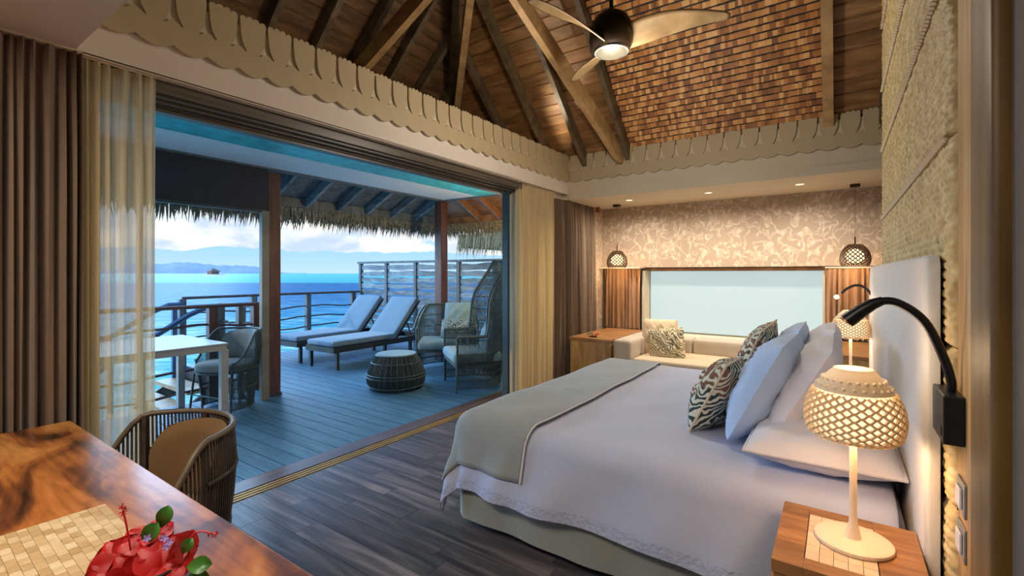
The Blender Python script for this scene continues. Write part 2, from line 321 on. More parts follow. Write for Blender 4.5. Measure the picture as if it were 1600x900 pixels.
# ------------------------------------------------------------------ mesh helpers
class MB:
    def __init__(s): s.v = []; s.f = []
    def add(s, vs, fs):
        o = len(s.v); s.v.extend([tuple(p) for p in vs]); s.f.extend([tuple(i + o for i in f) for f in fs]); return s
    def box(s, x0, x1, y0, y1, z0, z1, M=None):
        vs = [Vector(p) for p in ((x0, y0, z0), (x1, y0, z0), (x1, y1, z0), (x0, y1, z0), (x0, y0, z1), (x1, y0, z1), (x1, y1, z1), (x0, y1, z1))]
        if M: vs = [M @ p for p in vs]
        return s.add(vs, [(3, 2, 1, 0), (4, 5, 6, 7), (0, 1, 5, 4), (1, 2, 6, 5), (2, 3, 7, 6), (3, 0, 4, 7)])
    def rbox(s, x0, x1, y0, y1, z0, z1, r=.02, n=3, M=None, puff=0):
        # rounded box from a subdivided cube
        N = 2 * n + 2; cx, cy, cz = (x0 + x1) / 2, (y0 + y1) / 2, (z0 + z1) / 2; hx, hy, hz = (x1 - x0) / 2, (y1 - y0) / 2, (z1 - z0) / 2
        r = min(r, hx, hy, hz)
        def coords(h):
            a = [-h + r * (1 - math.cos(i / n * PI / 2)) for i in range(n)] ; a += [-h + r]
            bb = [-x for x in reversed(a)]
            mid = [(-(h - r)) + (2 * (h - r)) * j / 4 for j in range(1, 4)] if h > r + 1e-6 else []
            return a + mid + bb
        X, Y, Z = coords(hx), coords(hy), coords(hz)
        def P(x, y, z):
            qx = max(-(hx - r), min(hx - r, x)); qy = max(-(hy - r), min(hy - r, y)); qz = max(-(hz - r), min(hz - r, z))
            d = Vector((x - qx, y - qy, z - qz))
            if d.length > 1e-9: d = d.normalized() * r
            p = Vector((qx, qy, qz)) + d
            if puff:
                p.z += (puff * (1 - (x / hx) ** 2) * (1 - (y / hy) ** 2)) * (1 if z > 0 else -.3)
            p += Vector((cx, cy, cz)); return M @ p if M else p
        def face(A, B, fn, flip):
            o = len(s.v); na, nb = len(A), len(B)
            s.v.extend([tuple(fn(a, b)) for a in A for b in B])
            for i in range(na - 1):
                for j in range(nb - 1):
                    q = (o + i * nb + j, o + (i + 1) * nb + j, o + (i + 1) * nb + j + 1, o + i * nb + j + 1)
                    s.f.append(q if not flip else q[::-1])
        face(X, Y, lambda a, b: P(a, b, hz), False); face(X, Y, lambda a, b: P(a, b, -hz), True)
        face(X, Z, lambda a, b: P(a, -hy, b), False); face(X, Z, lambda a, b: P(a, hy, b), True)
        face(Y, Z, lambda a, b: P(hx, a, b), False); face(Y, Z, lambda a, b: P(-hx, a, b), True)
        return s
    def tube(s, pts, r, n=6, closed=False, cap=True, flat=None):
        pts = [Vector(p) for p in pts]; m = len(pts); o = len(s.v)
        rr = r if isinstance(r, (list, tuple)) else [r] * m
        up = Vector((0, 0, 1)); prev = None
        for i, p in enumerate(pts):
            if closed: t = pts[(i + 1) % m] - pts[i - 1]
            else: t = pts[min(i + 1, m - 1)] - pts[max(i - 1, 0)]
            t = t.normalized() if t.length > 1e-9 else Vector((0, 0, 1))
            a = prev if prev is not None else (up if abs(t.z) < .9 else Vector((1, 0, 0)))
            a = (a - t * a.dot(t)); a = a.normalized() if a.length > 1e-6 else t.orthogonal().normalized(); b_ = t.cross(a); prev = a
            for j in range(n):
                g = 2 * PI * j / n; q = a * math.cos(g) * rr[i] * (flat or 1) + b_ * math.sin(g) * rr[i]; s.v.append(tuple(p + q))
        for i in range(m if closed else m - 1):
            for j in range(n):
                i2 = (i + 1) % m
                s.f.append((o + i * n + j, o + i * n + (j + 1) % n, o + i2 * n + (j + 1) % n, o + i2 * n + j))
        if cap and not closed:
            s.f.append(tuple(o + j for j in range(n))[::-1]); s.f.append(tuple(o + (m - 1) * n + j for j in range(n)))
        return s
    def lathe(s, prof, n=32, c=(0, 0, 0), M=None, a0=0, a1=2 * PI):
        full = abs(a1 - a0 - 2 * PI) < 1e-6; k = n if full else n + 1; o = len(s.v)
        for (r, z) in prof:
            for j in range(k):
                g = a0 + (a1 - a0) * j / n; p = Vector((c[0] + r * math.cos(g), c[1] + r * math.sin(g), c[2] + z)); s.v.append(tuple(M @ p if M else p))
        for i in range(len(prof) - 1):
            for j in range(n if full else n):
                j2 = (j + 1) % k; s.f.append((o + i * k + j, o + i * k + j2, o + (i + 1) * k + j2, o + (i + 1) * k + j))
        return s
    def prism(s, outline, fn, t):
        # outline 2D; fn(u,v,w)->3D ; extruded w 0..t (centre fan-free ngon)
        n = len(outline); vs = [fn(u, v, 0) for u, v in outline] + [fn(u, v, t) for u, v in outline]
        fs = [tuple(range(n))[::-1], tuple(range(n, 2 * n))] + [(i, (i + 1) % n, n + (i + 1) % n, n + i) for i in range(n)]
        return s.add(vs, fs)
    def grid(s, fn, nu, nv, wrap=False):
        o = len(s.v); s.v.extend([tuple(fn(i / nu, j / nv)) for i in range(nu + 1) for j in range(nv + 1)])
        for i in range(nu):
            for j in range(nv): s.f.append((o + i * (nv + 1) + j, o + (i + 1) * (nv + 1) + j, o + (i + 1) * (nv + 1) + j + 1, o + i * (nv + 1) + j + 1))
        return s
    def mesh(s, name, mat, smooth=False):
        me = bpy.data.meshes.new(name); me.from_pydata(s.v, [], s.f)
        if mat: me.materials.append(mat)
        if smooth:
            me.polygons.foreach_set('use_smooth', [True] * len(me.polygons))
            try: me.set_sharp_from_angle(angle=math.radians(50))
            except Exception: pass
        me.update(); return me
    def build(s, name, mat, parent=None, smooth=False, **props):
        return link(name, s.mesh(name, mat, smooth), parent, **props)

def link(name, me, parent=None, **props):
    o = bpy.data.objects.new(name, me); COL.objects.link(o)
    if parent is not None: o.parent = parent
    for k, v in props.items(): o[k] = v
    return o
def tag(o, label, cat, group=None):
    o['label'] = label; o['category'] = cat
    if group: o['group'] = group
    return o
def thing(name, label, cat, loc=(0, 0, 0), rz=0, group=None, rot=None):
    o = bpy.data.objects.new(name, None); COL.objects.link(o); o.location = loc; o.rotation_euler = rot or (0, 0, rz)
    o.empty_display_size = .1
    return tag(o, label, cat, group)
def struct(name, mb=None, mat=None, smooth=False):
    if mb is None:
        o = bpy.data.objects.new(name, None); COL.objects.link(o)
    else: o = mb.build(name, mat, None, smooth)
    o['kind'] = 'structure'; return o
def dup(src, loc=None, rz=None, label=None):
    def cp(o, par):
        c = o.copy(); COL.objects.link(c)
        if par is not None: c.parent = par
        for ch in [q for q in o.children]: cp(ch, c)
        return c
    c = cp(src, None)
    if loc is not None: c.location = loc
    if rz is not None: c.rotation_euler = (0, 0, rz)
    if label: c['label'] = label
    return c
def solid(o, t, off=0):
    m = o.modifiers.new('Solidify', 'SOLIDIFY'); m.thickness = t; m.offset = off; return o
def sst(a, b, x):
    t = max(0, min(1, (x - a) / (b - a))); return t * t * (3 - 2 * t)

XL, YB = -2.9, 5.45
# ================================================================== SETTING
# ---- interior floor: planks along X
fl = struct('floor', MB().box(-3.02, .27, -1.3, 6.95, -.06, -.012), M_black)
pw = .142; y = -1.3; i = 0
while y < 6.9:
    y1 = min(y + pw, 6.95); x = -3.015
    first = R_.uniform(.3, 1.15)
    while x < .265:
        L = first if x < -3.0 else R_.uniform(.75, 1.3)
        x1 = min(x + L, .27)
        if .27 - x1 < .2: x1 = .27
        MB().box(x + .001, x1 - .001, y + .0012, y1 - .0012, -.012, R_.uniform(-.0006, 0)).build('plank', M_floor, fl)
        x = x1
    y = y1; i += 1
# ---- threshold with tracks
thr = struct('trim_1', MB().box(-3.135, -3.02, -1.3, 4.5, -.06, -.022), M_black)
for k in range(3): MB().box(-3.116 + k * .034, -3.106 + k * .034, -1.3, 4.5, -.014, .0).build('track_strip', M_brass, thr)
MB().box(-3.30, -3.137, -1.3, 7.0, -.06, 0).build('threshold_board', M_kerb, thr)
# ---- deck
dk = struct('deck', MB().box(-5.74, -3.31, -1.3, 7.2, -.2, -.03), M_black)
MB().box(-8.15, -5.74, 2.95, 7.2, -.2, -.03).build('deck_joists', M_black, dk)
pw = .1425; y = -1.28
while y < 7.15:
    x0 = -8.15 if y > 2.93 else -5.74
    cuts = [x0]
    xx = x0 + R_.uniform(1.2, 2.6)
    while xx < -3.9: cuts.append(xx); xx += R_.uniform(1.8, 2.6)
    cuts.append(-3.303)
    for a, b_ in zip(cuts, cuts[1:]):
        MB().box(a + .001, b_ - .001, y + .004, y + pw - .004, -.03, -.001).build('deck_board', M_deck, dk)
    y += pw
# ---- walls
wr = struct('wall_right', MB().box(.42, .5, 3.9, 7.0, 0, 3.1), M_wallpink)
MB().box(.30, .5, -1.3, 4.0, 0, 5.2).build('wall_panel', M_wallpink, wr)
MB().box(.262, .30, -1.3, 1.232, 0, 2.9).build('plaster_face', M_wallpink, wr)
MB().rbox(.236, .30, 1.2405, 1.418, 0, 4.6, .012).build('dark_post', M_olive, wr, smooth=True)
MB().rbox(.244, .30, 1.425, 1.508, 0, 4.6, .02).build('pale_post', M_honeyz, wr, smooth=True)
MB().box(.256, .30, 1.508, 1.668, 0, 4.6).build('wood_panel', M_honeyz, wr)
wf = struct('wall_front', MB().box(-3.2, .5, -1.4, -1.3, 0, 2.5), M_wallpink)
wl = struct('wall_left', MB().box(-3.2, -3.03, -1.3, .74, 0, 2.9), M_cream2)
MB().box(-3.2, -3.0, 4.42, 6.95, 0, 2.9).build('wall_panel', M_cream2, wl)
MB().box(-3.0, -2.965, 6.2, 6.7, 0, 2.38).build('papered_return', M_paper, wl)
wb = struct('wall_back', MB().box(-3.2, .5, 6.98, 7.1, 0, 3.1), M_cream2)
MB().box(-3.0, .42, 6.70, 6.98, 1.485, 2.9).build('papered_panel', M_paper, wb)
MB().box(-2.96, -2.335, 6.55, 6.98, 1.472, 1.488).build('shelf_left', M_cream2, wb)
MB().box(-.155, .42, 6.66, 6.98, 1.455, 1.485).build('shelf_right', M_pend, wb)
# window
wi = struct('window_1')
MB().box(-2.30, -.16, 6.93, 6.95, .56, 1.43).build('roller_blind', M_win, wi)
fr = MB(); fr.box(-2.36, -.13, 6.80, 6.97, 1.437, 1.472); fr.build('window_head', M_honey, wi)
MB().box(-2.36, -2.325, 6.72, 6.97, .5, 1.437).build('window_reveal', M_cream2, wi)
MB().box(-.155, -.125, 6.72, 6.97, .5, 1.437).build('window_reveal', M_cream2, wi)
MB().box(-2.36, -.12, 6.45, 6.97, .50, .535).build('window_sill', M_white, wi)
# niche ceiling + back fascia
ni = struct('ceiling.niche', MB().box(-3.2, .5, 5.47, 7.0, 2.38, 2.44), M_cream2); ni.name = 'ceiling'
fb = struct('trim_2', MB().box(-2.9, .45, YB, YB + .1, 2.355, 2.86), M_cream2)
MB().box(-2.88, .45, YB - .022, YB, 2.355, 2.435).build('fascia_strip', M_cream2, fb)
ff = struct('trim_3', MB().box(XL - .03, XL, .6, YB + .02, 2.43, 2.86), M_soffit)
# near soffit
MB().box(-3.2, .5, -1.4, .62, 2.43, 2.5).build('near_soffit', M_soffit, ni)
MB().box(-3.2, .45, .55, .62, 2.501, 2.86).build('near_fascia', M_cream2, ni)

# valence unit outline: u along, v up (from bottom z 2.58 to top 2.915)
def valence_outline(w, h):
    pts = []
    N = 8
    # bottom scallop (arc dips to v=0 mid, .028 at the ends)
    for i in range(N + 1):
        a = i / N; pts.append((a * w, .030 * (1 - math.sin(a * PI)) ))
    # right side up with cutout: half cutout on the right edge belongs to next unit -> trumpet shape
    g = .0065
    cz = h * .40
    pts += [(w, cz + .022), (w - .018, cz + .016), (w - .038, cz), (w - .046, cz + .002), (w - .036, cz + .020), (w - .021, cz + .050), (w - .012, cz + .10), (w - .008, cz + .16), (w - g, h - .018)]
    nb = 4; ww = (w - 2 * g) / nb
    for b_ in range(nb):
        cx = w - g - ww * (b_ + .5); top = h - .016 + .012 * math.sin((b_ + .5) / nb * PI)
        for q in range(5):
            an = q / 4 * PI; pts.append((cx + math.cos(an) * ww * .5, top - .006 + math.sin(an) * .018))
    pts += [(g, h - .018), (.008, cz + .16), (.012, cz + .10), (.021, cz + .050), (.036, cz + .020), (.046, cz + .002), (.038, cz), (.018, cz + .016), (0, cz + .022)]
    return pts
def vmesh(w, h, fn, name):
    mb = MB().prism(valence_outline(w, h), fn, .018); return mb.mesh(name, M_cream)
uL = .1635; hL = .345
meL = vmesh(uL, hL, lambda u, v, t: (t, -u, v), 'valence_board')
k = 0; yy = YB - .03
while yy > .45:
    o = link('valence_board', meL, ff); o.location = (XL + .012, yy, 2.572); yy -= uL
MB().box(XL, XL + .012, .6, YB, 2.605, 2.70).build('valence_batten', M_cream, ff)
uB = .169
meB = vmesh(uB, hL - .005, lambda u, v, t: (u, -t, v), 'valence_board.back')
xx = XL + .034
while xx < .4:
    o = link('valence_board', meB, fb); o.location = (xx, YB - .012, 2.578); xx += uB
MB().box(XL, .45, YB - .012, YB, 2.61, 2.70).build('valence_batten', M_cream, fb)
# closing strip behind the cutouts
MB().box(XL + .0, XL + .011, .6, YB - .0, 2.70, 2.86).build('valence_backing', M_cream2, ff)
MB().box(XL, .45, YB - .011, YB, 2.70, 2.86).build('valence_backing', M_cream2, fb)

# ---- sliding door frame
dr = struct('door_1', MB().box(-3.10, -2.96, .5, 4.45, 2.36, 2.44), M_header)
for q, (xa, za) in enumerate(((-3.0, 2.345), (-3.045, 2.33), (-3.09, 2.318))):
    MB().box(xa - .012, xa + .012, .5, 4.42, za, 2.37).build('head_track', M_header, dr)
MB().box(-3.17, -3.10, .5, 4.45, 2.30, 2.5).build('head_beam', M_header, dr)
MB().box(-3.13, -3.06, 4.30, 4.345, 0, 2.36).build('jamb', M_alu, dr)
MB().box(-3.12, -3.09, .92, .94, 0, 2.36).build('jamb', M_alu, dr)
MB().box(-2.955, -2.90, .5, 4.40, 2.425, 2.436).build('curtain_rail', M_white, dr)

# ---- outside soffit
so = struct('soffit', MB().box(-5.2, -3.15, -1.4, 5.55, 2.57, 2.62), M_outwhite)
MB().box(-4.46, -3.17, -1.4, 5.5, 2.562, 2.57).build('water_light_band', M_teal, so)  # rippling water reflection on the soffit, painted as a teal strip
MB().box(-5.27, -5.17, -1.4, 5.62, 2.555, 2.64).build('edge_beam', M_fencep, so)
MB().box(-5.27, -3.15, 5.52, 5.62, 2.555, 2.64).build('edge_beam', M_fencep, so)

# ---- big hipped roof
AX, AY, AZ0 = -1.9, 2.33, 5.875; S = 3.5; T = .95
rf = struct('ceiling.roof'); rf.name = 'ceiling'
def roofpt(side, a, d):
    """side 'B' back plane: a = x, d = plan distance from apex line ; z on plane"""
    z = AZ0 - T * d
    return {'B': (a, AY + d, z), 'L': (AX - d, a, z), 'R': (AX + d, a, z), 'F': (a, AY - d, z)}[side]
bw = .135 / math.sqrt(1 + T * T)
def roof_board(side, d0, d1, mat):
    c = AX if side in 'BF' else AY
    g = .0065
    d0 += g; d1 -= g
    vs = []
    for off in (0, .02):
        for (d, sgn) in ((d0, -1), (d0, 1), (d1, 1), (d1, -1)):
            p = Vector(roofpt(side, c + sgn * d, d)); p.z += off; vs.append(p)
    MB().add(vs, [(0, 1, 2, 3), (7, 6, 5, 4), (0, 4, 5, 1), (1, 5, 6, 2), (2, 6, 7, 3), (3, 7, 4, 0)]).build('roof_board', mat, rf)
SE = 3.36
d = SE
while d > .12:
    roof_board('B', d - bw, d, M_ceilboard); roof_board('L', d - bw, d, M_ceilboard2); d -= bw
ov = MB()
for side in 'BLRF':
    c = AX if side in 'BF' else AY
    DD = SE if side in 'BL' else S + .4
    a = Vector(roofpt(side, c - DD, DD)); b_ = Vector(roofpt(side, c + DD, DD)); t = Vector((AX, AY, AZ0))
    for v_ in (a, b_, t): v_.z += .035
    ov.add([a, b_, t], [(0, 1, 2)])
solid(ov.build('roof_deck', M_black, rf), .02)

def beam(p0, p1, w, h, mat, parent, name='rafter', taper=1, drop=True):
    p0 = Vector(p0); p1 = Vector(p1); t = (p1 - p0).normalized(); side = t.cross(Vector((0, 0, 1))).normalized(); up = side.cross(t).normalized()
    vs = []
    for p, s_ in ((p0, 1), (p1, taper)):
        for a, b2 in ((-1, -1), (1, -1), (1, 0), (-1, 0)):
            vs.append(p + side * a * w * .5 * s_ + up * (b2 * h))
    return MB().add(vs, [(0, 1, 2, 3), (7, 6, 5, 4), (0, 4, 5, 1), (1, 5, 6, 2), (2, 6, 7, 3), (3, 7, 4, 0)]).build(name, mat, parent)
for x in (-4.14, -3.62, -3.11, -2.65, -2.08, -.08, .33):
    dd = abs(x - AX); beam(roofpt('B', x, SE), roofpt('B', x, max(dd + .02, .3)), .085 if x == -.08 else .055, .10 if x == -.08 else .13, M_lightbeam if x == -.08 else M_rafter, rf)
for y_ in (.75, 1.24, 1.72, 2.19, 2.65, 3.10, 3.55, 4.0, 4.45):
    dd = abs(y_ - AY); beam(roofpt('L', y_, SE), roofpt('L', y_, max(dd + .02, .3)), .055, .13, M_rafter, rf)
beam((AX - SE, AY + SE, AZ0 - T * SE), (AX - .1, AY + .1, AZ0 - T * .1), .10, .17, M_rafter, rf, 'hip_rafter')
# lower radiating main beams to a hub
HUB = Vector((-2.56, 3.15, 4.42))
for tgt, k_ in (((-2.15, 5.46, 2.86), 1.0), ((-4.25, 4.75, 3.55), 1.12), ((-4.30, 3.08, 3.50), 1.25)):
    e = HUB + (Vector(tgt) - HUB) * k_; beam(HUB, e, .075, .16, M_lightbeam, rf, 'main_beam')
MB().lathe([(0, -.28), (.09, -.25), (.11, -.1), (.11, 1.0), (0, 1.0)], 10, HUB).build('king_post', M_rafter, rf)

# shingle panel on the back plane
sl = math.sqrt(1 + T * T); rowp = .068 / sl
pan = []
d = (YB + .03) - AY; row = 0
nrm = Vector((0, -T, -1)).normalized(); dn = Vector((0, 1, -T)).normalized()
while d > 1.15:
    x = -2.05 + R_.uniform(0, .02)
    while x < -.125:
        w = R_.choice((.02, .026, .032, .04, .05)); x1 = min(x + w, -.11)
        p = Vector(roofpt('B', 0, d)); L = .042 + R_.uniform(0, .005); t0 = .006 + R_.uniform(0, .006); t1 = .024 + R_.uniform(0, .010)
        a = p + nrm * .0; vs = []
        up_ = -dn * L
        for (s_, tt) in ((0, t1), (1, t0)):
            q = p + up_ * s_
            vs += [Vector((x + .0003, q.y, q.z)), Vector((x1 - .0003, q.y, q.z)), Vector((x1 - .0003, q.y, q.z)) + nrm * tt, Vector((x + .0003, q.y, q.z)) + nrm * tt]
        pan.append((d, vs, x, x1)); x = x1
    d -= rowp; row += 1
SF = [(3, 2, 1, 0), (4, 5, 6, 7), (0, 1, 5, 4), (1, 2, 6, 5), (2, 3, 7, 6), (3, 0, 4, 7)]
vis = [p for p in pan if p[0] > 2.02]
big = sorted(vis, key=lambda p: (p[0] + (-.35 if p[2] > -1.5 else 0)))
vb = sorted(vis, key=lambda p: -(p[3] - p[2]) / (p[0] - .3 * p[2]))[:298]
ids = set(id(p) for p in vb)
rest = MB()
for p in pan:
    if id(p) in ids: MB().add(p[1], SF).build('shingle', M_shingle, rf)
    else: rest.add(p[1], SF)
rest.build('shingles', M_shingle, rf, kind='stuff')
MB().box(-2.06, -.11, 0, .001, 0, .001)
bk = MB(); P0 = [Vector(roofpt('B', x, d)) + nrm * .004 for x, d in ((-2.08, 3.2), (-.1, 3.2), (-.1, 1.1), (-2.08, 1.1))]; bk.add(P0, [(0, 1, 2, 3)]); bk.build('shingle_backing', M_black, rf)

# added warm fill spots hidden behind the left valence to brighten the roof
for y_ in (1.0, 2.2, 3.4, 4.6):
    o = light('valence_fill', 'SPOT', (XL - .06, y_, 2.80), 70, WARMW, .03, spot=120, blend=.9); o.rotation_euler = Vector((.85, .42, .42)).to_track_quat('-Z', 'Y').to_euler()
# ---- overhang all round the deck
oh = struct('roof_overhang')
XO, YO, ZO, ZI = -6.05, 6.42, 2.42, 2.83
MB().add([(-5.25, -1.4, ZI), (-5.25, 5.6, ZI), (XO - .05, YO + .05, ZO), (XO - .05, -1.4, ZO)], [(0, 1, 2, 3)]).build('soffit_boards', M_fencep, oh)  # same boards as the far side, in a greyer copy
MB().add([(-5.25, 5.6, ZI), (-2.9, 5.6, ZI), (-2.9, YO + .05, ZO), (XO - .05, YO + .05, ZO)], [(0, 1, 2, 3)]).build('soffit_boards', M_honey, oh)  # golden light on far boards, rafters and eave is put into honey colour
for y_ in [.2 + .5 * i for i in range(12)]:
    beam((-5.2, y_, ZI - .01), (XO, y_, ZO - .01), .05, .10, M_fence, oh)
for x in (-5.15, -4.7, -4.25, -3.8, -3.35):
    beam((x, 5.58, ZI - .01), (x, YO, ZO - .01), .05, .10, M_honey, oh)
beam((-5.25, 5.6, ZI), (XO, YO, ZO), .06, .10, M_rafter, oh, 'hip_rafter')
MB().box(XO - .03, XO, -1.4, YO, ZO - .12, ZO).build('eave_board', M_fencep, oh)
MB().box(XO, -2.9, YO, YO + .03, ZO - .12, ZO).build('eave_board', M_honey, oh)
# outer thatched roof cover
cv = MB().add([(XO - .35, -1.5, ZO + .0), (XO - .35, YO + .35, ZO), (-1.9, YO + .35, ZO), (-3.0, 5.8, 3.3), (-5.2, 5.8, 3.3), (-5.2, -1.5, 3.3)], [(0, 1, 4, 5), (1, 2, 3, 4)])
solid(cv.build('thatch_cover', M_thatchd, oh), .08)
def fringe(p0, p1, z, ln, n, out, mat, parent, layers=3, seed=3):
    rr = random.Random(seed); mb = MB(); p0 = Vector(p0); p1 = Vector(p1); t = (p1 - p0).normalized(); o_ = Vector(out)
    for L in range(layers):
        for i in range(n):
            s_ = (i + rr.random()) / n; p = p0.lerp(p1, s_) + o_ * (.03 * L); l = ln * rr.uniform(.55, 1.05) * (1 - .12 * (layers - 1 - L)); w = rr.uniform(.010, .020)
            lean = t * rr.gauss(0, .08) * l + o_ * rr.uniform(.0, .25) * l
            a = Vector((p.x, p.y, z)); b_ = a + lean * .5 + Vector((0, 0, -l * .6)); c = a + lean * 1.1 + Vector((0, 0, -l))
            d_ = o_ * .006
            mb.add([a - t * w / 2, a + t * w / 2, b_ + t * w * .7, b_ - t * w * .7, c, a + d_, b_ + d_ * 1.5], [(0, 1, 2, 3), (3, 2, 4), (1, 5, 6, 2), (5, 0, 3, 6), (2, 6, 4), (6, 3, 4)])
    return mb.build('thatch_fringe', mat, parent, kind='stuff')
fringe((XO - .04, -1.0, 0), (XO - .04, YO, 0), ZO - .07, .37, 700, (-1, 0, 0), M_thatchg, oh)  # same thatch in a greyer copy, without the golden light
fringe((XO, YO + .04, 0), (-3.0, YO + .04, 0), ZO - .07, .37, 260, (0, 1, 0), M_thatch, oh, seed=4)  # golden light on this eave is put into the thatch colour

# ================================================================== OUTDOOR FIXTURES
def post(x, y_, name, label):
    t = thing(name, label, 'post', (x, y_, 0))
    MB().rbox(-.075, .075, -.075, .075, 0, 2.55, .01, 2).build('shaft', M_column, t); MB().box(-.083, .083, -.083, .083, 0, .03).build('shoe', M_alu, t)
    return t
post(-5.36, 2.84, 'veranda_post', 'thick red brown square post between the white table and the sun loungers')
post(-5.27, 5.56, 'veranda_post', 'red brown square post at the far deck corner, in front of the slatted screen')
# blind
t = thing('roller_blind', 'charcoal roller blind pulled half down beside the red brown post', 'blind', (-5.23, 0, 0))
MB().box(-.012, .0, -.6, 2.735, 2.095, 2.56).build('blind_cloth', M_blind, t)
MB().box(-.02, .012, -.6, 2.735, 2.07, 2.098).build('hem_bar', M_alu, t)
MB().box(-.03, .03, 2.655, 2.735, 0.0, 2.09).build('guide_channel', M_chan, t)
# outer railings
def rail_run(label, pts, posts, z_top, rails, parent_name='railing', seed=1, mat=M_rail, pmat=M_fencep, wav=.012):
    rr = random.Random(seed); t = thing(parent_name, label, 'railing', (0, 0, 0))
    a, b_ = Vector(pts[0]), Vector(pts[1])
    MB().tube([a + Vector((0, 0, z_top)), (a + b_) / 2 + Vector((0, 0, z_top + .005)), b_ + Vector((0, 0, z_top))], .028, 6, flat=.8).build('top_rail', mat, t)
    for f in posts:
        p = a.lerp(b_, f); MB().rbox(p.x - .045, p.x + .045, p.y - .045, p.y + .045, -.25, z_top - .01, .006, 1).build('post', pmat, t)
    for z_ in rails:
        ph = rr.uniform(0, 6); N = 26
        MB().tube([a.lerp(b_, i / N) + Vector((0, 0, z_ + wav * 1.6 * math.sin(ph + i * .42) + wav * .5 * math.sin(ph * 2 + i * 1.3))) for i in range(N + 1)], .014, 5).build('driftwood_rail', mat, t)
    return t
rail_run('outer deck railing of driftwood rails along the lagoon behind the sun loungers', ((-8.2, 2.98, 0), (-8.2, 6.2, 0)), (0, .33, .64, .95), 1.02, (.2, .40, .58, .77), seed=2)
rail_run('near brown railing with two wavy driftwood rails behind the white table', ((-5.78, -.6, 0), (-5.78, 2.93, 0)), (.0, .25, .5, .848, .985), 1.03, (.12, .34, .56, .80), seed=5, mat=M_column, pmat=M_column, wav=.016)
rail_run('short railing across the deck end beside the stairs', ((-6.95, 2.98, 0), (-5.80, 2.98, 0)), (.0, .5), .98, (.25, .5, .74), seed=8, mat=M_rail)
# stairs down to the lagoon
t = thing('stairs', 'wooden stairs with blue handrails going down to the lagoon', 'stairs', (0, 0, 0))
for i in range(9):
    MB().box(-8.1, -7.0, 2.60 - i * .27, 2.88 - i * .27, -.20 - i * .17, -.15 - i * .17).build('tread', M_tread, t)
for x in (-8.12, -6.96):
    beam((x, 2.95, -.1), (x, .4, -1.72), .05, .2, M_rail, t, 'stringer')
    MB().tube([(x, 2.95, .93), (x, 2.78, .93), (x, 2.6, .85), (x, 2.3, .66), (x, 1.5, .15), (x, .4, -.55)], .035, 6).build('handrail', M_railb, t)
    for y_, zb in ((2.85, -.1), (2.1, -.5), (1.3, -1.1), (.5, -1.6)):
        MB().box(x - .03, x + .03, y_ - .03, y_ + .03, zb - .2, .90 - max(0, 2.75 - y_) * .62).build('baluster', M_railb, t)
# slatted privacy screen
t = thing('privacy_screen', 'tall screen of weathered wavy boards closing the far end of the deck', 'screen', (0, 0, 0))
rr = random.Random(21)
xs = [-8.22, -7.41, -6.58, -5.50, -4.7, -3.9]
for x in xs: MB().rbox(x - .035, x + .035, 6.22, 6.29, 0, 1.60, .006, 1).build('post', M_fencep, t)
MB().box(-8.27, -3.6, 6.20, 6.31, 1.60, 1.64).build('cap_rail', M_fencep, t)
for a, b_ in zip(xs, xs[1:]):
    for k in range(12):
        z_ = .14 + k * .125; w0 = rr.uniform(.040, .054); tl = rr.uniform(-.012, .012); N = 8; ph = rr.uniform(0, 6)
        mb = MB(); vs = []; fs = []
        for i in range(N + 1):
            x = a + .035 + (b_ - a - .07) * i / N; h = w0 + .006 * math.sin(ph + i * 1.1); zc = z_ + tl * (i / N - .5) * 2 + .005 * math.sin(ph * 2 + i * .9)
            vs += [(x, 6.24, zc - h), (x, 6.27, zc - h), (x, 6.27, zc + h), (x, 6.24, zc + h)]
            if i:
                q = 4 * i
                fs += [(q - 4 + j, q - 4 + (j + 1) % 4, q + (j + 1) % 4, q + j) for j in range(4)]
        fs += [(3, 2, 1, 0), (4 * N, 4 * N + 1, 4 * N + 2, 4 * N + 3)]
        mb.add(vs, fs).build('slat', M_fence, t)
# neighbour thatched roof beyond screen
t = thing('thatched_hut', 'thatched roof of the neighbouring bungalow beyond the slatted screen', 'hut', (0, 0, 0))
rfm = MB().add([(-8.1, 9.3, 2.1), (-2.5, 9.3, 2.1), (-2.5, 12, 4), (-6.6, 12, 4), (-8.1, 14, 2.1)], [(0, 1, 2, 3), (0, 3, 4)]); solid(rfm.build('roof', M_thatchd, t), .1)
fringe((-8.1, 9.25, 0), (-2.5, 9.25, 0), 2.4, .66, 380, (0, -1, 0), M_thatch, t, 3, 9)
MB().box(-6.75, -6.6, 9.5, 9.65, -1.9, 2.3).build('post', M_column, t)
MB().box(-5.6, -3, 10.4, 10.5, -1, 2.2).build('wall', M_column, t)
MB().box(-8.0, -2.5, 9.4, 13, -1.2, -1.1).build('platform', M_rail, t)
for x in (-7.5, -5, -3): MB().tube([(x, 9.8, -2.2), (x, 9.8, -1.1)], .1, 8).build('pile', M_rail, t)
# unseen lantern added outside to warm the thatch and screen
t = thing('fill_lantern', 'small warm fill lantern added unseen on the outer wall behind the tall rattan chair', 'lamp', (-3.22, 5.0, 1.9))
MB().box(-.0, .02, -.05, .05, -.08, .08).build('backplate', M_goose, t)
MB().lathe([(.0, -.1), (.05, -.1), (.05, .1), (0, .1)], 12, (-.06, 0, 0)).build('glass', M_glowp, t, True)
light('lantern_fill', 'POINT', (-3.42, 5.0, 1.9), 40, WARM, .06)

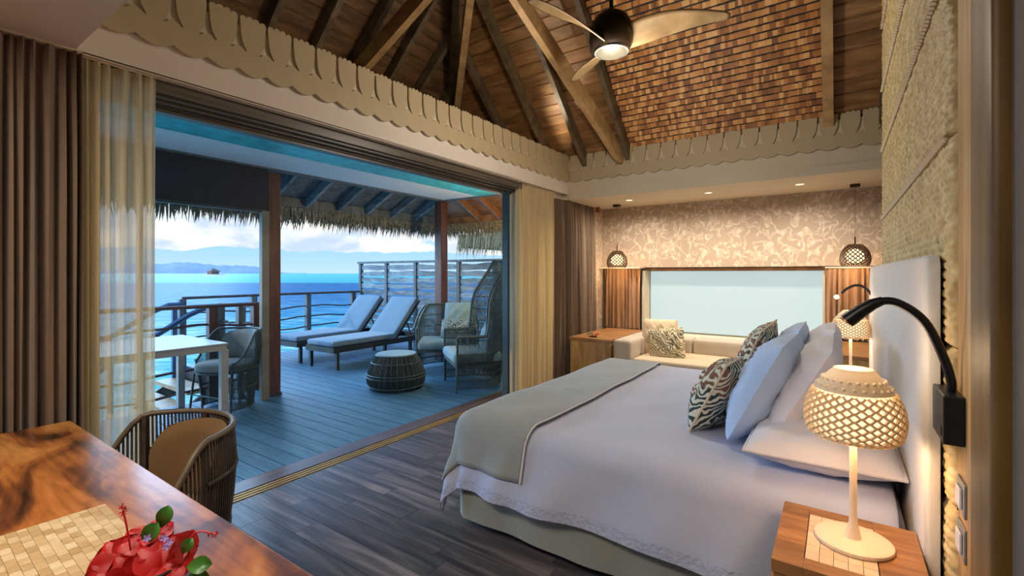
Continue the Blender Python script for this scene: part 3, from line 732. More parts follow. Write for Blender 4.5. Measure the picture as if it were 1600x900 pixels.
# ---- sea, islands
sea = MB(); F_ = Vector((-.5717, .8205, 0)); Rt = Vector((.8205, .5717, 0))
def seaf(u, v):
    p = F_ * (-60 + 6060 * v ** 3) + Rt * ((u - .5) * (400 + 12000 * v ** 3)); return (p.x, p.y, -1.85)
sea.grid(seaf, 30, 60); so_ = struct('lagoon', sea, M_sea)
sr = bpy.data.objects  # noqa
def island(name, label, az0, az1, dist, prof, mat, base=-2):
    o = thing(name, label, 'island'); n = len(prof)
    mb = MB(); dd = dist
    for i, h in enumerate(prof):
        u = az0 + (az1 - az0) * i / (n - 1); a = (u - 800) / 732; p = F_ * dd + Rt * dd * a; q = F_ * (dd * 1.25) + Rt * dd * 1.25 * a
        mid = (p + q) / 2; mb.v += [(p.x, p.y, base), (mid.x, mid.y, max(base + .01, h * dd * 1.125 / 732)), (q.x, q.y, base)]
        if i:
            k_ = 3 * i; mb.f += [(k_ - 3, k_, k_ + 1, k_ - 2), (k_ - 2, k_ + 1, k_ + 2, k_ - 1)]
    mb.build('ridge', mat, o, True); return o
rr = random.Random(5)
prof = [max(.5, 17 * math.exp(-((i - 22) / 10.) ** 2) + 10 * math.exp(-((i - 10) / 6.) ** 2) + 9 * math.exp(-((i - 36) / 6.) ** 2) + rr.uniform(-1, 1)) for i in range(50)]
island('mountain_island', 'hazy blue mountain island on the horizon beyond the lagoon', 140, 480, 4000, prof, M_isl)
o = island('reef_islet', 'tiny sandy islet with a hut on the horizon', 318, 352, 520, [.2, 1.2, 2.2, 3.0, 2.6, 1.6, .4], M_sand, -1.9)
a = (333 - 800) / 732; p = (F_ + Rt * a) * 560
MB().box(p.x - 6, p.x + 6, p.y - 4, p.y + 4, -1, 3.6).add([(p.x - 8, p.y - 6, 3.6), (p.x + 8, p.y - 6, 3.6), (p.x + 8, p.y + 6, 3.6), (p.x - 8, p.y + 6, 3.6), (p.x, p.y, 7.5)], [(0, 1, 4), (1, 2, 4), (2, 3, 4), (3, 0, 4)]).build('hut', M_hut, o)

# ================================================================== CURTAINS
def curtain(name, label, cat, path, z0, z1, mat, amp=.03, wl=.075, seed=1, group=None, top=.012, pinch=0, rings=True):
    rr = random.Random(seed); pts = [Vector((p[0], p[1], 0)) for p in path]; segs = [(pts[i + 1] - pts[i]).length for i in range(len(pts) - 1)]; L = sum(segs)
    N = int(L / wl * 10); ph = [0]; 
    for i in range(N): ph.append(ph[-1] + 2 * PI / 10 * rr.uniform(.7, 1.3) * (1 + .35 * math.sin(i * .13)))
    am = [1 + .35 * math.sin(i * .21 + seed) for i in range(N + 1)]
    def at(s_):
        d = s_ * L
        for i, sg in enumerate(segs):
            if d <= sg or i == len(segs) - 1:
                t = (pts[i + 1] - pts[i]).normalized(); return pts[i] + t * d, Vector((-t.y, t.x, 0))
            d -= sg
    def f(u, v):
        i = int(round(u * N)); p, n = at(u); z = z1 + (z0 - z1) * v
        k = (.55 + .45 * sst(0, .25, v)) * am[i]
        q = p + n * (amp * k * (math.sin(ph[i]) + .25 * math.sin(ph[i] * 2.3 + v * 2.2))) + n * .006 * math.sin(v * 5 + i * .3)
        return (q.x, q.y, z)
    mb = MB(); mb.grid(f, N, 14)
    o = thing(name, label, cat, group=group); mb.build('cloth', mat, o, True)
    MB().tube([(p.x, p.y, z1 + top) for p in pts], .008, 6).build('track', M_white, o)
    return o
curtain('blackout_curtain', 'floor length taupe curtain drawn at the left end of the desk', 'curtain', ((-2.90, -.2), (-2.88, .645)), .02, 2.415, M_taupe, .030, .040, 3)
curtain('sheer_curtain', 'cream sheer curtain hanging beside the left taupe curtain', 'curtain', ((-2.93, .635), (-2.93, .945)), .02, 2.415, M_sheer, .022, .05, 4)
curtain('sheer_curtain', 'cream sheer curtain gathered between the open door and the bed foot', 'curtain', ((-2.98, 4.36), (-2.98, 5.20)), .02, 2.42, M_sheer, .03, .07, 6)
curtain('blackout_curtain', 'floor length taupe curtain beside the wooden corner cabinet', 'curtain', ((-2.98, 5.22), (-2.97, 5.45), (-2.935, 5.50), (-2.935, 6.32)), .02, 2.36, M_taupe, .036, .085, 7)
curtain('window_curtain', 'short tan curtain left of the bright window, under the left pendant', 'curtain', ((-2.92, 6.66), (-2.36, 6.66)), .59, 1.465, M_taupe2, .032, .062, 8, group='short curtains beside the window')
curtain('window_curtain', 'short brown curtain right of the bright window, behind the far bedside lamp', 'curtain', ((-.13, 6.66), (.38, 6.66)), .63, 1.455, M_taupe2, .032, .062, 9, group='short curtains beside the window')

# ================================================================== BED
def nz(x, y_, s_=1.0):
    return math.sin(x * 3.1 * s_ + 1.3) * math.cos(y_ * 2.7 * s_ + .4) + .5 * math.sin(x * 7.3 * s_ + y_ * 5.1 * s_ + 2) + .3 * math.sin(x * 13 * s_ - y_ * 11 * s_)
BX0, BX1, BY0, BY1, BZ = -1.66, .17, 2.04, 3.97, .618
def drape(px, py, off, r=.11, wr=1.0, zt=BZ, x0=BX0, x1=BX1, y0=BY0, y1=BY1, flare=.16):
    ox = min(0, px - x0) ; oy = (py - y0) if py < y0 else (py - y1 if py > y1 else 0)
    cx = max(px, x0); cy = min(max(py, y0), y1); d = math.hypot(ox, oy)
    n = Vector((ox, oy, 0)) / d if d > 1e-6 else Vector((0, 0, 0))
    q = PI / 2 * r
    if d < q: a = d / r; out = r * math.sin(a); dz = r * (1 - math.cos(a))
    else: out = r + (d - q) * flare; dz = r + (d - q)
    wv = 0
    if d > 0:
        s_ = px if abs(oy) > abs(ox) else py
        k = sst(.05, .45, d); wv = wr * k * (.022 * math.sin(s_ * 9 + 1.1 * math.sin(s_ * 3)) + .012 * math.sin(s_ * 19 + d * 7 + 2 * math.sin(s_ * 4)))
    ztop = .007 * nz(px, py) * (1 - .6 * sst(0, .2, d)) * wr
    p = Vector((cx, cy, zt)) + n * (out + off * sst(0, .1, d) + wv); p.z += -dz + ztop + off * (1 - sst(0, .15, d))
    return p
bed = thing('bed', 'wide upholstered bed made with white linen against the woven wall', 'bed')
MB().rbox(-1.66, .19, 2.03, 3.98, .10, .34, .03).build('base', M_skirt, bed, True)
MB().rbox(-1.66, .19, 2.03, 3.98, .34, .585, .06).build('mattress', M_duvet, bed, True)
# skirt
sk = MB(); per = [(.19, 1.95), (-1.70, 1.95), (-1.755, 2.0), (-1.755, 4.0), (-1.70, 4.055), (.19, 4.055)]
def skf(u, v):
    L = [Vector((p[0], p[1], 0)) for p in per]; sg = [(L[i + 1] - L[i]).length for i in range(5)]; d = u * sum(sg)
    for i in range(5):
        if d <= sg[i] or i == 4:
            t = (L[i + 1] - L[i]).normalized(); p = L[i] + t * d; break
        d -= sg[i]
    n = Vector((-t.y, t.x, 0)); s_ = u * 40
    p = p + n * (-.012 * v - .008 * v * math.sin(s_ * 1.3) - .004 * math.sin(s_ * 3.1)) * -1 * -1
    return (p.x, p.y, .42 - .365 * v)
sk.grid(skf, 220, 6); sk.build('bed_skirt', M_skirt, bed, True)
for x, y_ in ((-1.55, 2.1), (-1.55, 3.9), (.1, 2.1), (.1, 3.9)): MB().lathe([(0, 0), (.03, 0), (.03, .1), (0, .1)], 10, (x, y_, 0)).build('leg', M_black, bed)
# headboard
hb = MB(); Yn, Yf, Zt = 1.745, 4.70, 1.452
def hbo():
    o_ = [(Yn, .08), (Yn, Zt - .03), (Yn + .012, Zt - .008), (Yn + .04, Zt)]
    o_ += [(Yf - .22 + .22 * math.sin(a / 8 * PI / 2), Zt - .22 + .22 * math.cos(a / 8 * PI / 2)) for a in range(9)]
    return o_ + [(Yf, .08)]
ol = hbo(); cyy, czz = (Yn + Yf) / 2, .75
vs = []; 
for (xx_, k) in ((.232, 1), (.212, 1.0), (.202, .992), (.199, .975)):
    vs += [(xx_, cyy + (a - cyy) * k if k < 1 else a, czz + (b_ - czz) * k if k < 1 else b_) for a, b_ in ol]
n = len(ol); fs = [(r_ * n + i, r_ * n + (i + 1) % n, (r_ + 1) * n + (i + 1) % n, (r_ + 1) * n + i) for r_ in range(3) for i in range(n)] + [tuple(range(3 * n, 4 * n))]
hbt = thing('headboard', 'tall pale grey upholstered headboard with a rounded far corner fixed to the wall', 'headboard')
hb.add(vs, fs).build('padding', M_headb, hbt, True)
MB().box(.225, .2335, 1.75, 4.68, .1, 1.42).build('back_panel', M_black, hbt)
# duvet
dv = MB(); U0, U1, V0, V1 = -2.06, .16, 1.61, 4.40
def dvf(u, v):
    x = U0 + (U1 - U0) * u; y_ = V0 + (V1 - V0) * v; return drape(x, y_, .0)
dv.grid(dvf, 90, 110)
duv = dv.build('duvet', M_duvet, None, True); solid(duv, .012, -1)
tag(duv, 'white duvet spread over the bed, its sides hanging over the edge', 'duvet')
hm = MB()
for run in range(3):
    def hf(u, v, run=run):
        w = .052
        if run == 0: x = U0 + .0 + (U1 - U0) * u; y_ = V0 + w * v
        elif run == 1: y_ = V0 + (V1 - V0) * u; x = U0 + w * v
        else: x = U0 + (U1 - U0) * u; y_ = V1 - w * v
        return drape(x, y_, .004)
    hm.grid(hf, 90, 3)
hm.build('hem_band', M_hem, duv, True)
# throw
th = MB()
def thf(u, v):
    y_ = V0 + .13 + (V1 - V0 - .26) * v; x = -1.99 + (.72 + .04 * math.sin(v * 3)) * u; return drape(x, y_, .016, r=.10)
th.grid(thf, 40, 100); to = th.build('throw_blanket', M_throw, None, True); solid(to, .008, 1)
tag(to, 'sage grey throw blanket laid across the foot of the bed', 'blanket')
pp = [drape(-1.99 + .72 + .04 * math.sin(i / 80 * 3), V0 + .13 + (V1 - V0 - .26) * i / 80, .022, r=.10) for i in range(81)]
MB().tube(pp, .005, 5).build('edge_piping', M_pillow, to, True)

def pillow(name, label, cat, loc, size, rot, mat, group=None, piping=None, flange=0, puff=1.0, wr=1.0, seed=0):
    w, h, t = size; N = 28
    o = thing(name, label, cat, loc, group=group, rot=rot)
    mb = MB()
    for sgn in (1, -1):
        def f(u, v, sgn=sgn):
            a = 2 * u - 1; b_ = 2 * v - 1; e = (1 - abs(a) ** 2.6) * (1 - abs(b_) ** 2.6); th_ = t / 2 * max(0, e) ** .5 * puff
            pin = 1 - .07 * (abs(a) ** 2) * (1 - abs(b_) ** 2); pin2 = 1 - .07 * (abs(b_) ** 2) * (1 - abs(a) ** 2)
            nzv = .011 * wr * nz(a * 2.2 + seed, b_ * 2.1 - seed, 1.3) * e
            return (a * w / 2 * pin2, b_ * h / 2 * pin, sgn * (th_ + nzv) if e > 0 else 0)
        g = MB().grid(f, N, N); 
        if sgn < 0: g.f = [q[::-1] for q in g.f]
        mb.add(g.v, g.f)
    mb.build('cover', mat, o, True)
    if piping:
        pt = []
        for i in range(48):
            q = i / 12; s_ = int(q); fr_ = (q - s_) * 2 - 1; a, b_ = ((fr_, -1), (1, fr_), (-fr_, 1), (-1, -fr_))[s_]
            pin = 1 - .07 * (abs(a) ** 2) * (1 - abs(b_) ** 2); pin2 = 1 - .07 * (abs(b_) ** 2) * (1 - abs(a) ** 2); pt.append((a * w / 2 * pin2, b_ * h / 2 * pin, 0))
        MB().tube(pt, .006, 5, closed=True).build('piping', piping, o, True)
    return o
def leanrot(tilt, yaw=0, roll=0):
    # pillow local x -> world Y, local y -> up, local z(normal) -> world -X, tilted back towards +X
    base = Matrix(((0, 0, -1), (-1, 0, 0), (0, 1, 0)))  # columns: local x->(0,-1,0), y->(0,0,1), z->(-1,0,0)
    Mx = Matrix.Rotation(yaw, 3, 'Z') @ Matrix.Rotation(tilt, 3, 'Y') @ base @ Matrix.Rotation(roll, 3, 'Z'); return Mx.to_euler()
G1 = None
pillow('pillow', 'white pillow lying flat nearest the lit bedside lamp', 'pillow', (-.06, 2.42, .70), (.74, .50, .17), (0, 0, PI / 2), M_pillow, piping=M_pillow)
pillow('pillow', 'white pillow lying flat at the far side of the bed', 'pillow', (-.06, 3.50, .70), (.74, .50, .17), (0, 0, PI / 2), M_pillow, seed=2)
pillow('pillow', 'white pillow propped upright against the headboard on the near side', 'pillow', (-.13, 2.62, .885), (.70, .46, .19), leanrot(.50), M_pillow, seed=1)
pillow('pillow', 'white pillow propped upright against the headboard on the far side', 'pillow', (-.13, 3.50, .875), (.70, .46, .19), leanrot(.52), M_pillow, seed=3)
pillow('pillow', 'large white pillow with blue light painted in, leaning in front of the near white pillows', 'pillow', (-.29, 2.60, .865), (.66, .50, .21), leanrot(.46, -.04), M_pillowb, seed=4)
pillow('pillow', 'large white pillow with blue light painted in, leaning at the far side of the bed', 'pillow', (-.29, 3.50, .855), (.66, .48, .17), leanrot(.46), M_pillowb, seed=5)
pillow('cushion', 'dark palm leaf print cushion nearest the camera on the bed', 'cushion', (-.515, 2.60, .785), (.40, .38, .19), leanrot(.46, -.04, .05), M_leafA, piping=M_beige, group='leaf print cushions on the bed', seed=6)
pillow('cushion', 'dark palm leaf print cushion farther back on the bed', 'cushion', (-.44, 3.36, .87), (.44, .44, .16), leanrot(.40, -.05, -.1), M_leafA, piping=M_beige, group='leaf print cushions on the bed', seed=7)

# ================================================================== WOVEN WALL
ww = thing('woven_wall_panelling', 'tall plaited pandanus panelling behind the bed headboard', 'wall panel')
X0 = .246; zs = [.02, .35, .78, 1.20, 1.77, 2.215, 2.61, 3.03, 3.5, 4.0]; yseg = [(1.672, 4.02)]
import numpy as np
for za, zb in zip(zs, zs[1:]):
    ya, yb = 1.672, 4.02; st = .0058; ny = int((yb - ya) / st); nz_ = int((zb - za) / st)
    Y = np.linspace(ya, yb, ny + 1); Z = np.linspace(za + .002, zb - .002, nz_ + 1); YY, ZZ = np.meshgrid(Y, Z, indexing='ij')
    c = .032; rw = .026
    rowi = np.floor((ZZ - za) / rw); fz = (ZZ - za) / rw - rowi
    sg = np.where(rowi % 2 == 0, 1., -1.)
    fy = (YY - ya + sg * fz * c * .55) / c; fy = fy - np.floor(fy)
    h = .0075 * (np.sin(PI * fz) ** .5) * (np.sin(PI * fy) ** .5 + .15)
    e = np.minimum.reduce([(YY - ya), (yb - YY), (ZZ - za), (zb - ZZ)]); ed = np.clip(e / .035, 0, 1); prof = np.sqrt(1 - (1 - ed) ** 2)
    rnd = .002 * np.sin(YY * 41 + rowi * 2.2) * np.cos(rowi * 5.1)
    XX = X0 + .022 - .022 * prof - (h + rnd) * (.5 + .5 * prof)
    vs = np.stack([XX, YY, ZZ], -1).reshape(-1, 3); W_ = nz_ + 1
    ii = (np.arange(ny)[:, None] * W_ + np.arange(nz_)[None, :]).reshape(-1)
    fs = np.stack([ii, ii + 1, ii + W_ + 1, ii + W_], -1)
    me = bpy.data.meshes.new('woven_panel'); me.vertices.add(len(vs)); me.vertices.foreach_set('co', vs.ravel())
    me.loops.add(len(fs) * 4); me.loops.foreach_set('vertex_index', fs.ravel()); me.polygons.add(len(fs))
    me.polygons.foreach_set('loop_start', np.arange(len(fs)) * 4); me.polygons.foreach_set('use_smooth', np.ones(len(fs), bool)); me.update(calc_edges=True); me.materials.append(M_woven)
    link('woven_panel', me, ww)
    # rope edge
    mb = MB()
    for k in range(int((yb - ya - .08) / .03)):
        y_ = ya + .06 + k * .03; mb.tube([(X0 - .004, y_ - .018, zb - .012), (X0 - .014, y_, zb - .002), (X0 - .004, y_ + .018, zb + .008)], .007, 5)
    if 1.5 < zb < 3.8: mb.build('rope_edge', M_beige, ww, kind='stuff')
MB().box(.262, .31, 1.672, 4.02, 0, 4.0).build('backing_board', M_rafter, ww)

# ================================================================== NIGHTSTANDS + LAMPS
def nightstand(label, y0, y1, x0=-.155, x1=.196, tiles=True):
    cx = (x0 + x1) / 2; cy = (y0 + y1) / 2; w = (x1 - x0) / 2; d = (y1 - y0) / 2
    t = thing('nightstand', label, 'nightstand', (cx, cy, 0), group='bedside tables')
    fr_ = .055
    body = MB().rbox(-w + .01, w, -d + .012, d - .012, .06, .545, .008, 1); body.build('body', M_honeyz, t)
    tp = MB(); tp.box(-w, -w + fr_ + .02, -d, d, .565, .60); tp.build('top_frame', M_honey, t); MB().box(w - fr_ - .05, w, -d, d, .565, .60).build('top_frame', M_honey, t)
    MB().box(-w + fr_ + .0205, w - fr_ - .0505, -d, -d + fr_, .565, .60).build('top_frame', M_honey, t); MB().box(-w + fr_ + .0205, w - fr_ - .0505, d - fr_, d, .565, .60).build('top_frame', M_honey, t)
    MB().box(-w + .005, w, -d + .005, d - .005, .545, .565).build('top_base', M_honey, t)
    if tiles:
        X0_, X1_, Y0_, Y1_ = -w + fr_ + .022, w - fr_ - .052, -d + fr_ + .001, d - fr_ - .001; nx, ny = 5, 7
        for i in range(nx):
            for j in range(ny):
                a = X0_ + (X1_ - X0_) * i / nx; b_ = Y0_ + (Y1_ - Y0_) * j / ny
                MB().box(a + .0006, a + (X1_ - X0_) / nx - .0006, b_ + .0006, b_ + (Y1_ - Y0_) / ny - .0006, .565, .5995 + R_.uniform(0, .0008)).build('tile', M_shell2, t)
    dr_ = MB().box(-w - .006, -w + .01, -d + .02, d - .02, .33, .53).build('drawer', M_honeyz, t)
    MB().tube([(-w - .014, -.05, .44), (-w - .014, .05, .44)], .006, 6).build('handle', M_chrome, dr_)
    for a in (-1, 1):
        for b_ in (-1, 1): MB().box(a * (w - .03) - .015, a * (w - .03) + .015, b_ * (d - .03) - .015, b_ * (d - .03) + .015, 0, .06).build('leg', M_honeyz, t)
    return t
nightstand('wooden bedside table with pale tiled top under the near lamp', 1.495, 1.90)
nightstand('wooden bedside table at the far side of the bed', 4.14, 4.56)

def lattice(R, H, prof, rows, cols, mat, name, parent, th=.006, k_in=.62, z0=0, rows_from=0):
    """pierced dome: prof(s)->(r,z), s 0 (bottom rim)..1 (top)"""
    mb = MB()
    for r in range(rows):
        s0 = (r + .5) / rows
        for c in range(cols):
            off = .5 if r % 2 else 0; a0 = 2 * PI * (c + off) / cols; da = 2 * PI / cols
            ds = 1.0 / rows
            def P(da_, ds_, o_):
                s_ = min(1, max(0, s0 + ds_ * ds)); rr_, zz = prof(s_); rr2, zz2 = prof(min(1, s_ + .01)); tx, tz = rr2 - rr_, zz2 - zz; L = math.hypot(tx, tz) or 1
                nx_, nz2 = tz / L, -tx / L; rad = rr_ + nx_ * o_; g = a0 + da_ * da; return (rad * math.cos(g), rad * math.sin(g), z0 + zz + nz2 * o_)
            outer = [(-.42, 0.0), (-.08, 1.0), (.08, 1.0), (.42, 0), (.08, -1.0), (-.08, -1.0)]
            vs = []
            for sc_, o_ in ((1.0, 0), (k_in + .12, th), (k_in, th * .2), (k_in, -th * .4)): vs += [P(a * sc_, b_ * sc_ * (1 if sc_ == 1 else .95), o_) for a, b_ in outer]
            fs = [(q * 6 + i, q * 6 + (i + 1) % 6, (q + 1) * 6 + (i + 1) % 6, (q + 1) * 6 + i) for q in range(3) for i in range(6)]
            mb.add(vs, fs)
    return mb.build(name, mat, parent)
def table_lamp(label, loc, lit=True):
    t = thing('table_lamp', label, 'lamp', loc, group='pierced dome bedside lamps')
    MB().lathe([(0, 0), (.095, 0), (.098, .004), (.097, .011), (.092, .014), (.03, .015), (0, .015)], 48).build('base', M_white, t, True)
    MB().lathe([(.020, .014), (.017, .035), (.011, .06), (.0095, .10), (.0095, .36), (0, .36)], 16).build('stem', M_white, t, True)
    def prof(s_):
        pts = [(.103, .318), (.114, .328), (.120, .350), (.1215, .375), (.119, .402), (.111, .428), (.098, .455)]
        q = s_ * (len(pts) - 1); i = min(int(q), len(pts) - 2); f = q - i; return (pts[i][0] * (1 - f) + pts[i + 1][0] * f, pts[i][1] * (1 - f) + pts[i + 1][1] * f)
    sh = lattice(0, 0, prof, 15, 22, M_lampsh, 'shade', t, th=.005, k_in=.66)
    crown = MB().lathe([(.0985, .454), (.097, .459), (.080, .482), (.062, .502), (.052, .512), (.049, .517), (.03, .519), (0, .519)], 40)
    crown.build('crown', M_lampsh, sh, True)
    dm = MB()
    for rr_, zz, nn in ((.091, .468, 24), (.077, .487, 24)):
        for c in range(nn):
            g = 2 * PI * (c + (.5 if rr_ < .08 else 0)) / nn; dm.lathe([(.0, .004), (.005, .001), (.0055, -.003)], 6, (rr_ * math.cos(g), rr_ * math.sin(g), zz))
    dm.build('dimples', M_lampsh, sh, True, kind='stuff')
    MB().lathe([(prof(.08 + .92 * i / 12)[0] - .011, prof(.08 + .92 * i / 12)[1]) for i in range(13)], 32).build('diffuser', M_glow, t, True)
    l_ = light('lamp_light', 'POINT', (0, 0, .325), 2.6, WARM, .05); l_.parent = t
    l2 = light('lamp_light', 'POINT', (0, 0, .58), 1.2, WARM, .05); l2.parent = t
    return t
table_lamp('lit bedside lamp with pierced cream dome shade on the near tiled table', (.036, 1.722, .601))
table_lamp('lit bedside lamp with pierced cream dome shade at the far side of the bed', (.075, 4.36, .601))

def pendant(label, x, y_):
    t = thing('pendant_lamp', label, 'lamp', (x, y_, 2.38), group='lattice pendant lamps')
    MB().box(-.045, .045, -.045, .045, -.03, 0).build('ceiling_mount', M_fand, t)
    MB().tube([(0, 0, -.03), (0, 0, -.64)], .0018, 5).build('cord', M_fand, t)
    MB().lathe([(0, 0), (.008, 0), (.008, .09), (0, .09)], 8, (0, 0, -.67)).build('stem', M_fand, t)
    def prof(s_):
        pts = [(.118, -.90), (.134, -.87), (.141, -.83), (.137, -.785), (.122, -.74), (.098, -.70), (.07, -.672), (.045, -.66)]
        q = s_ * (len(pts) - 1); i = min(int(q), len(pts) - 2); f = q - i; return (pts[i][0] * (1 - f) + pts[i + 1][0] * f, pts[i][1] * (1 - f) + pts[i + 1][1] * f)
    sh = lattice(0, 0, prof, 14, 18, M_pend, 'shade', t, th=.005, k_in=.66)
    MB().lathe([(.05, -.66), (0, -.655)], 16).build('cap', M_pend, sh)
    MB().lathe([(.0, -.86), (.06, -.86), (.085, -.82), (.085, -.76), (.05, -.72), (0, -.71)], 20).build('bulb_glass', M_glowp, t, True)
    l_ = light('pendant_light', 'POINT', (0, 0, -.95), 5, WARM, .06); l_.parent = t
    return t
pendant('dark lattice pendant lamp hanging above the left window curtain', -2.60, 6.36)
pendant('dark lattice pendant lamp hanging above the right window curtain', .150, 6.40)

def hose(pts, n=40):
    # Catmull-Rom
    P = [Vector(p) for p in pts]; P = [P[0] * 2 - P[1]] + P + [P[-1] * 2 - P[-2]]; out = []
    for i in range(1, len(P) - 2):
        for k in range(n // (len(P) - 3)):
            t = k / (n // (len(P) - 3)); a, b_, c, d_ = P[i - 1:i + 3]
            out.append(.5 * ((2 * b_) + (c - a) * t + (2 * a - 5 * b_ + 4 * c - d_) * t * t + (3 * b_ - a - 3 * c + d_) * t ** 3))
    out.append(P[-2]); return out
t = thing('reading_lamp', 'black gooseneck reading lamp fixed to the wood panel beside the near table', 'lamp', (0, 0, 0), group='gooseneck reading lamps')
MB().rbox(.214, .256, 1.575, 1.735, .972, 1.095, .004, 1).build('mount', M_goose, t)
MB().box(.2125, .214, 1.59, 1.61, .99, 1.012).build('rocker_switch', M_black, t)
MB().tube(hose([(.236, 1.645, 1.08), (.238, 1.635, 1.12), (.222, 1.63, 1.185), (.184, 1.62, 1.275), (.128, 1.62, 1.322), (.084, 1.62, 1.320), (.064, 1.62, 1.302)]), .0105, 8).build('gooseneck', M_goose, t, True)
hd = MB().tube([(.100, 1.62, 1.326), (.078, 1.62, 1.316), (.052, 1.62, 1.296), (.020, 1.62, 1.266)], [.0115, .015, .018, .021], 12).build('head', M_goose, t, True)
MB().tube([(.023, 1.62, 1.269), (.018, 1.62, 1.262)], [.018, .0185], 12).build('lens', M_gold, hd, True)
t = thing('reading_lamp', 'small gooseneck reading lamp with glowing tip at the far end of the headboard', 'lamp', (0, 0, 0), group='gooseneck reading lamps')
MB().rbox(.205, .262, 4.44, 4.56, .98, 1.09, .004, 1).build('mount', M_goose, t)
MB().tube(hose([(.215, 4.5, 1.08), (.225, 4.48, 1.18), (.18, 4.45, 1.275), (.12, 4.45, 1.308), (.06, 4.45, 1.285), (.02, 4.45, 1.245)]), .0095, 7).build('gooseneck', M_goose, t, True)
MB().lathe([(0, -.017), (.015, -.009), (.017, 0), (.012, .012), (0, .017)], 12, (-.012, 4.45, 1.215)).build('bulb', M_bulb, t, True)
def switch(label, y0, y1, z0, z1):
    t = thing('light_switch', label, 'switch', (.256, (y0 + y1) / 2, (z0 + z1) / 2), group='switch plates beside the bed')
    a, b_ = (y1 - y0) / 2, (z1 - z0) / 2
    MB().rbox(-.006, 0, -a, a, -b_, b_, .003, 2).build('plate', M_chrome, t, True)
    MB().rbox(-.012, -.006, -a * .6, a * .6, -b_ * .6, b_ * .6, .004, 2).build('rocker', M_switch, t, True)
switch('upper switch plate on the wood panel beside the near table', 1.56, 1.645, .80, .885); switch('lower switch plate on the wood panel beside the near table', 1.56, 1.645, .69, .775)

# ================================================================== WINDOW BENCH
db = thing('daybed', 'beige L shaped window bench with bolsters under the bright window', 'sofa')
MB().box(-2.26, -.12, 5.42, 6.62, .0, .22).build('base', M_honey, db)
MB().rbox(-2.02, -.13, 5.40, 6.25, .22, .39, .035).build('seat_cushion', M_beige, db, True)
MB().rbox(-2.26, -2.03, 5.38, 6.3, .3, .60, .05).build('side_bolster', M_greybeige, db, True)
MB().rbox(-2.02, -1.51, 6.12, 6.42, .36, .575, .035).build('back_bolster', M_greybeige, db, True)
MB().rbox(-1.50, -.62, 6.12, 6.42, .36, .575, .035).build('back_bolster', M_greybeige, db, True)
MB().rbox(-.61, -.13, 6.12, 6.42, .36, .575, .035).build('back_bolster', M_greybeige, db, True)
MB().box(-2.27, -.12, 6.43, 6.62, .2, .52).build('back_ledge', M_white, db)
def cab(label, x0, x1, y0, y1, h):
    t = thing('cabinet', label, 'cabinet', (0, 0, 0)); MB().box(x0 + .01, x1 - .01, y0 + .012, y1, .05, h - .03).build('body', M_honeyz, t)
    MB().box(x0, x1, y0, y1, h - .03, h).build('top', M_honey, t); MB().box(x0 + .03, x1 - .03, y0 + .03, y1, 0, .05).build('plinth', M_pend, t)
    MB().box(x0 + .02, x1 - .02, y0 + .004, y0 + .012, .07, h - .045).build('door', M_honeyz, t)
    return t
cab('wooden corner cabinet between the taupe curtain and the window bench', -2.84, -2.275, 5.36, 6.60, .585)
cab('wooden cabinet right of the window bench behind the far bedside lamp', -.1, .40, 5.45, 6.60, .62)
# warm floating objects on the cabinet
t = thing('flower_sprig', 'small pink flower with leaves lying on the wooden corner cabinet', 'flower', (-2.56, 5.52, .587))
MB().lathe([(0, 0), (.045, 0), (.05, .012), (0, .012)], 14, (-.02, 0, 0)).build('dish', M_pend, t, True)
for k in range(5):
    a = k * 2 * PI / 5; MB().grid(lambda u, v: (.03 + (.012 + .03 * u) * math.cos(a + (v - .5) * 1.0), (.012 + .03 * u) * math.sin(a + (v - .5) * 1.0), .025 + .018 * u), 3, 3).build('petal', M_pink, t, True)
for a in (2.6, 3.4, 4.3): MB().grid(lambda u, v: (-.02 + .09 * u * math.cos(a) + .02 * (v - .5) * math.sin(PI * u), .09 * u * math.sin(a), .015 + .03 * math.sin(PI * u)), 5, 2).build('leaf', M_leaf, t, True)
def uprot(tilt, yaw, roll=0): # normal towards -Y
    base = Matrix(((1, 0, 0), (0, 0, -1), (0, 1, 0))); return (Matrix.Rotation(yaw, 3, 'Z') @ Matrix.Rotation(-tilt, 3, 'X') @ base @ Matrix.Rotation(roll, 3, 'Z')).to_euler()
pillow('cushion', 'pale cushion propped against the bench bolster behind the fern print cushion', 'cushion', (-1.86, 5.95, .60), (.42, .42, .13), uprot(.25, .25), M_beige, piping=M_white)
pillow('cushion', 'fern print cushion leaning on the window bench', 'cushion', (-1.72, 5.76, .53), (.42, .40, .13), uprot(.30, .1, .12), M_leafB)

# niche downlights
for i, x in enumerate((-2.3, -1.3, -.35)):
    t = thing('downlight', ('recessed downlight in the niche ceiling near the left pendant', 'recessed downlight in the middle of the niche ceiling', 'recessed downlight in the niche ceiling near the right pendant')[i], 'light', (x, 6.05, 2.38))
    MB().lathe([(.04, -.001), (.048, -.004), (.05, 0)], 20).build('rim', M_white, t, True)
    MB().lathe([(0, -.001), (.04, -.001)], 20).build('lens', M_glowp, t)
    l_ = light('downlight_light', 'SPOT', (x, 5.95, 2.35), 78, WARMW, .05, spot=172, blend=1)
# window light spilling in

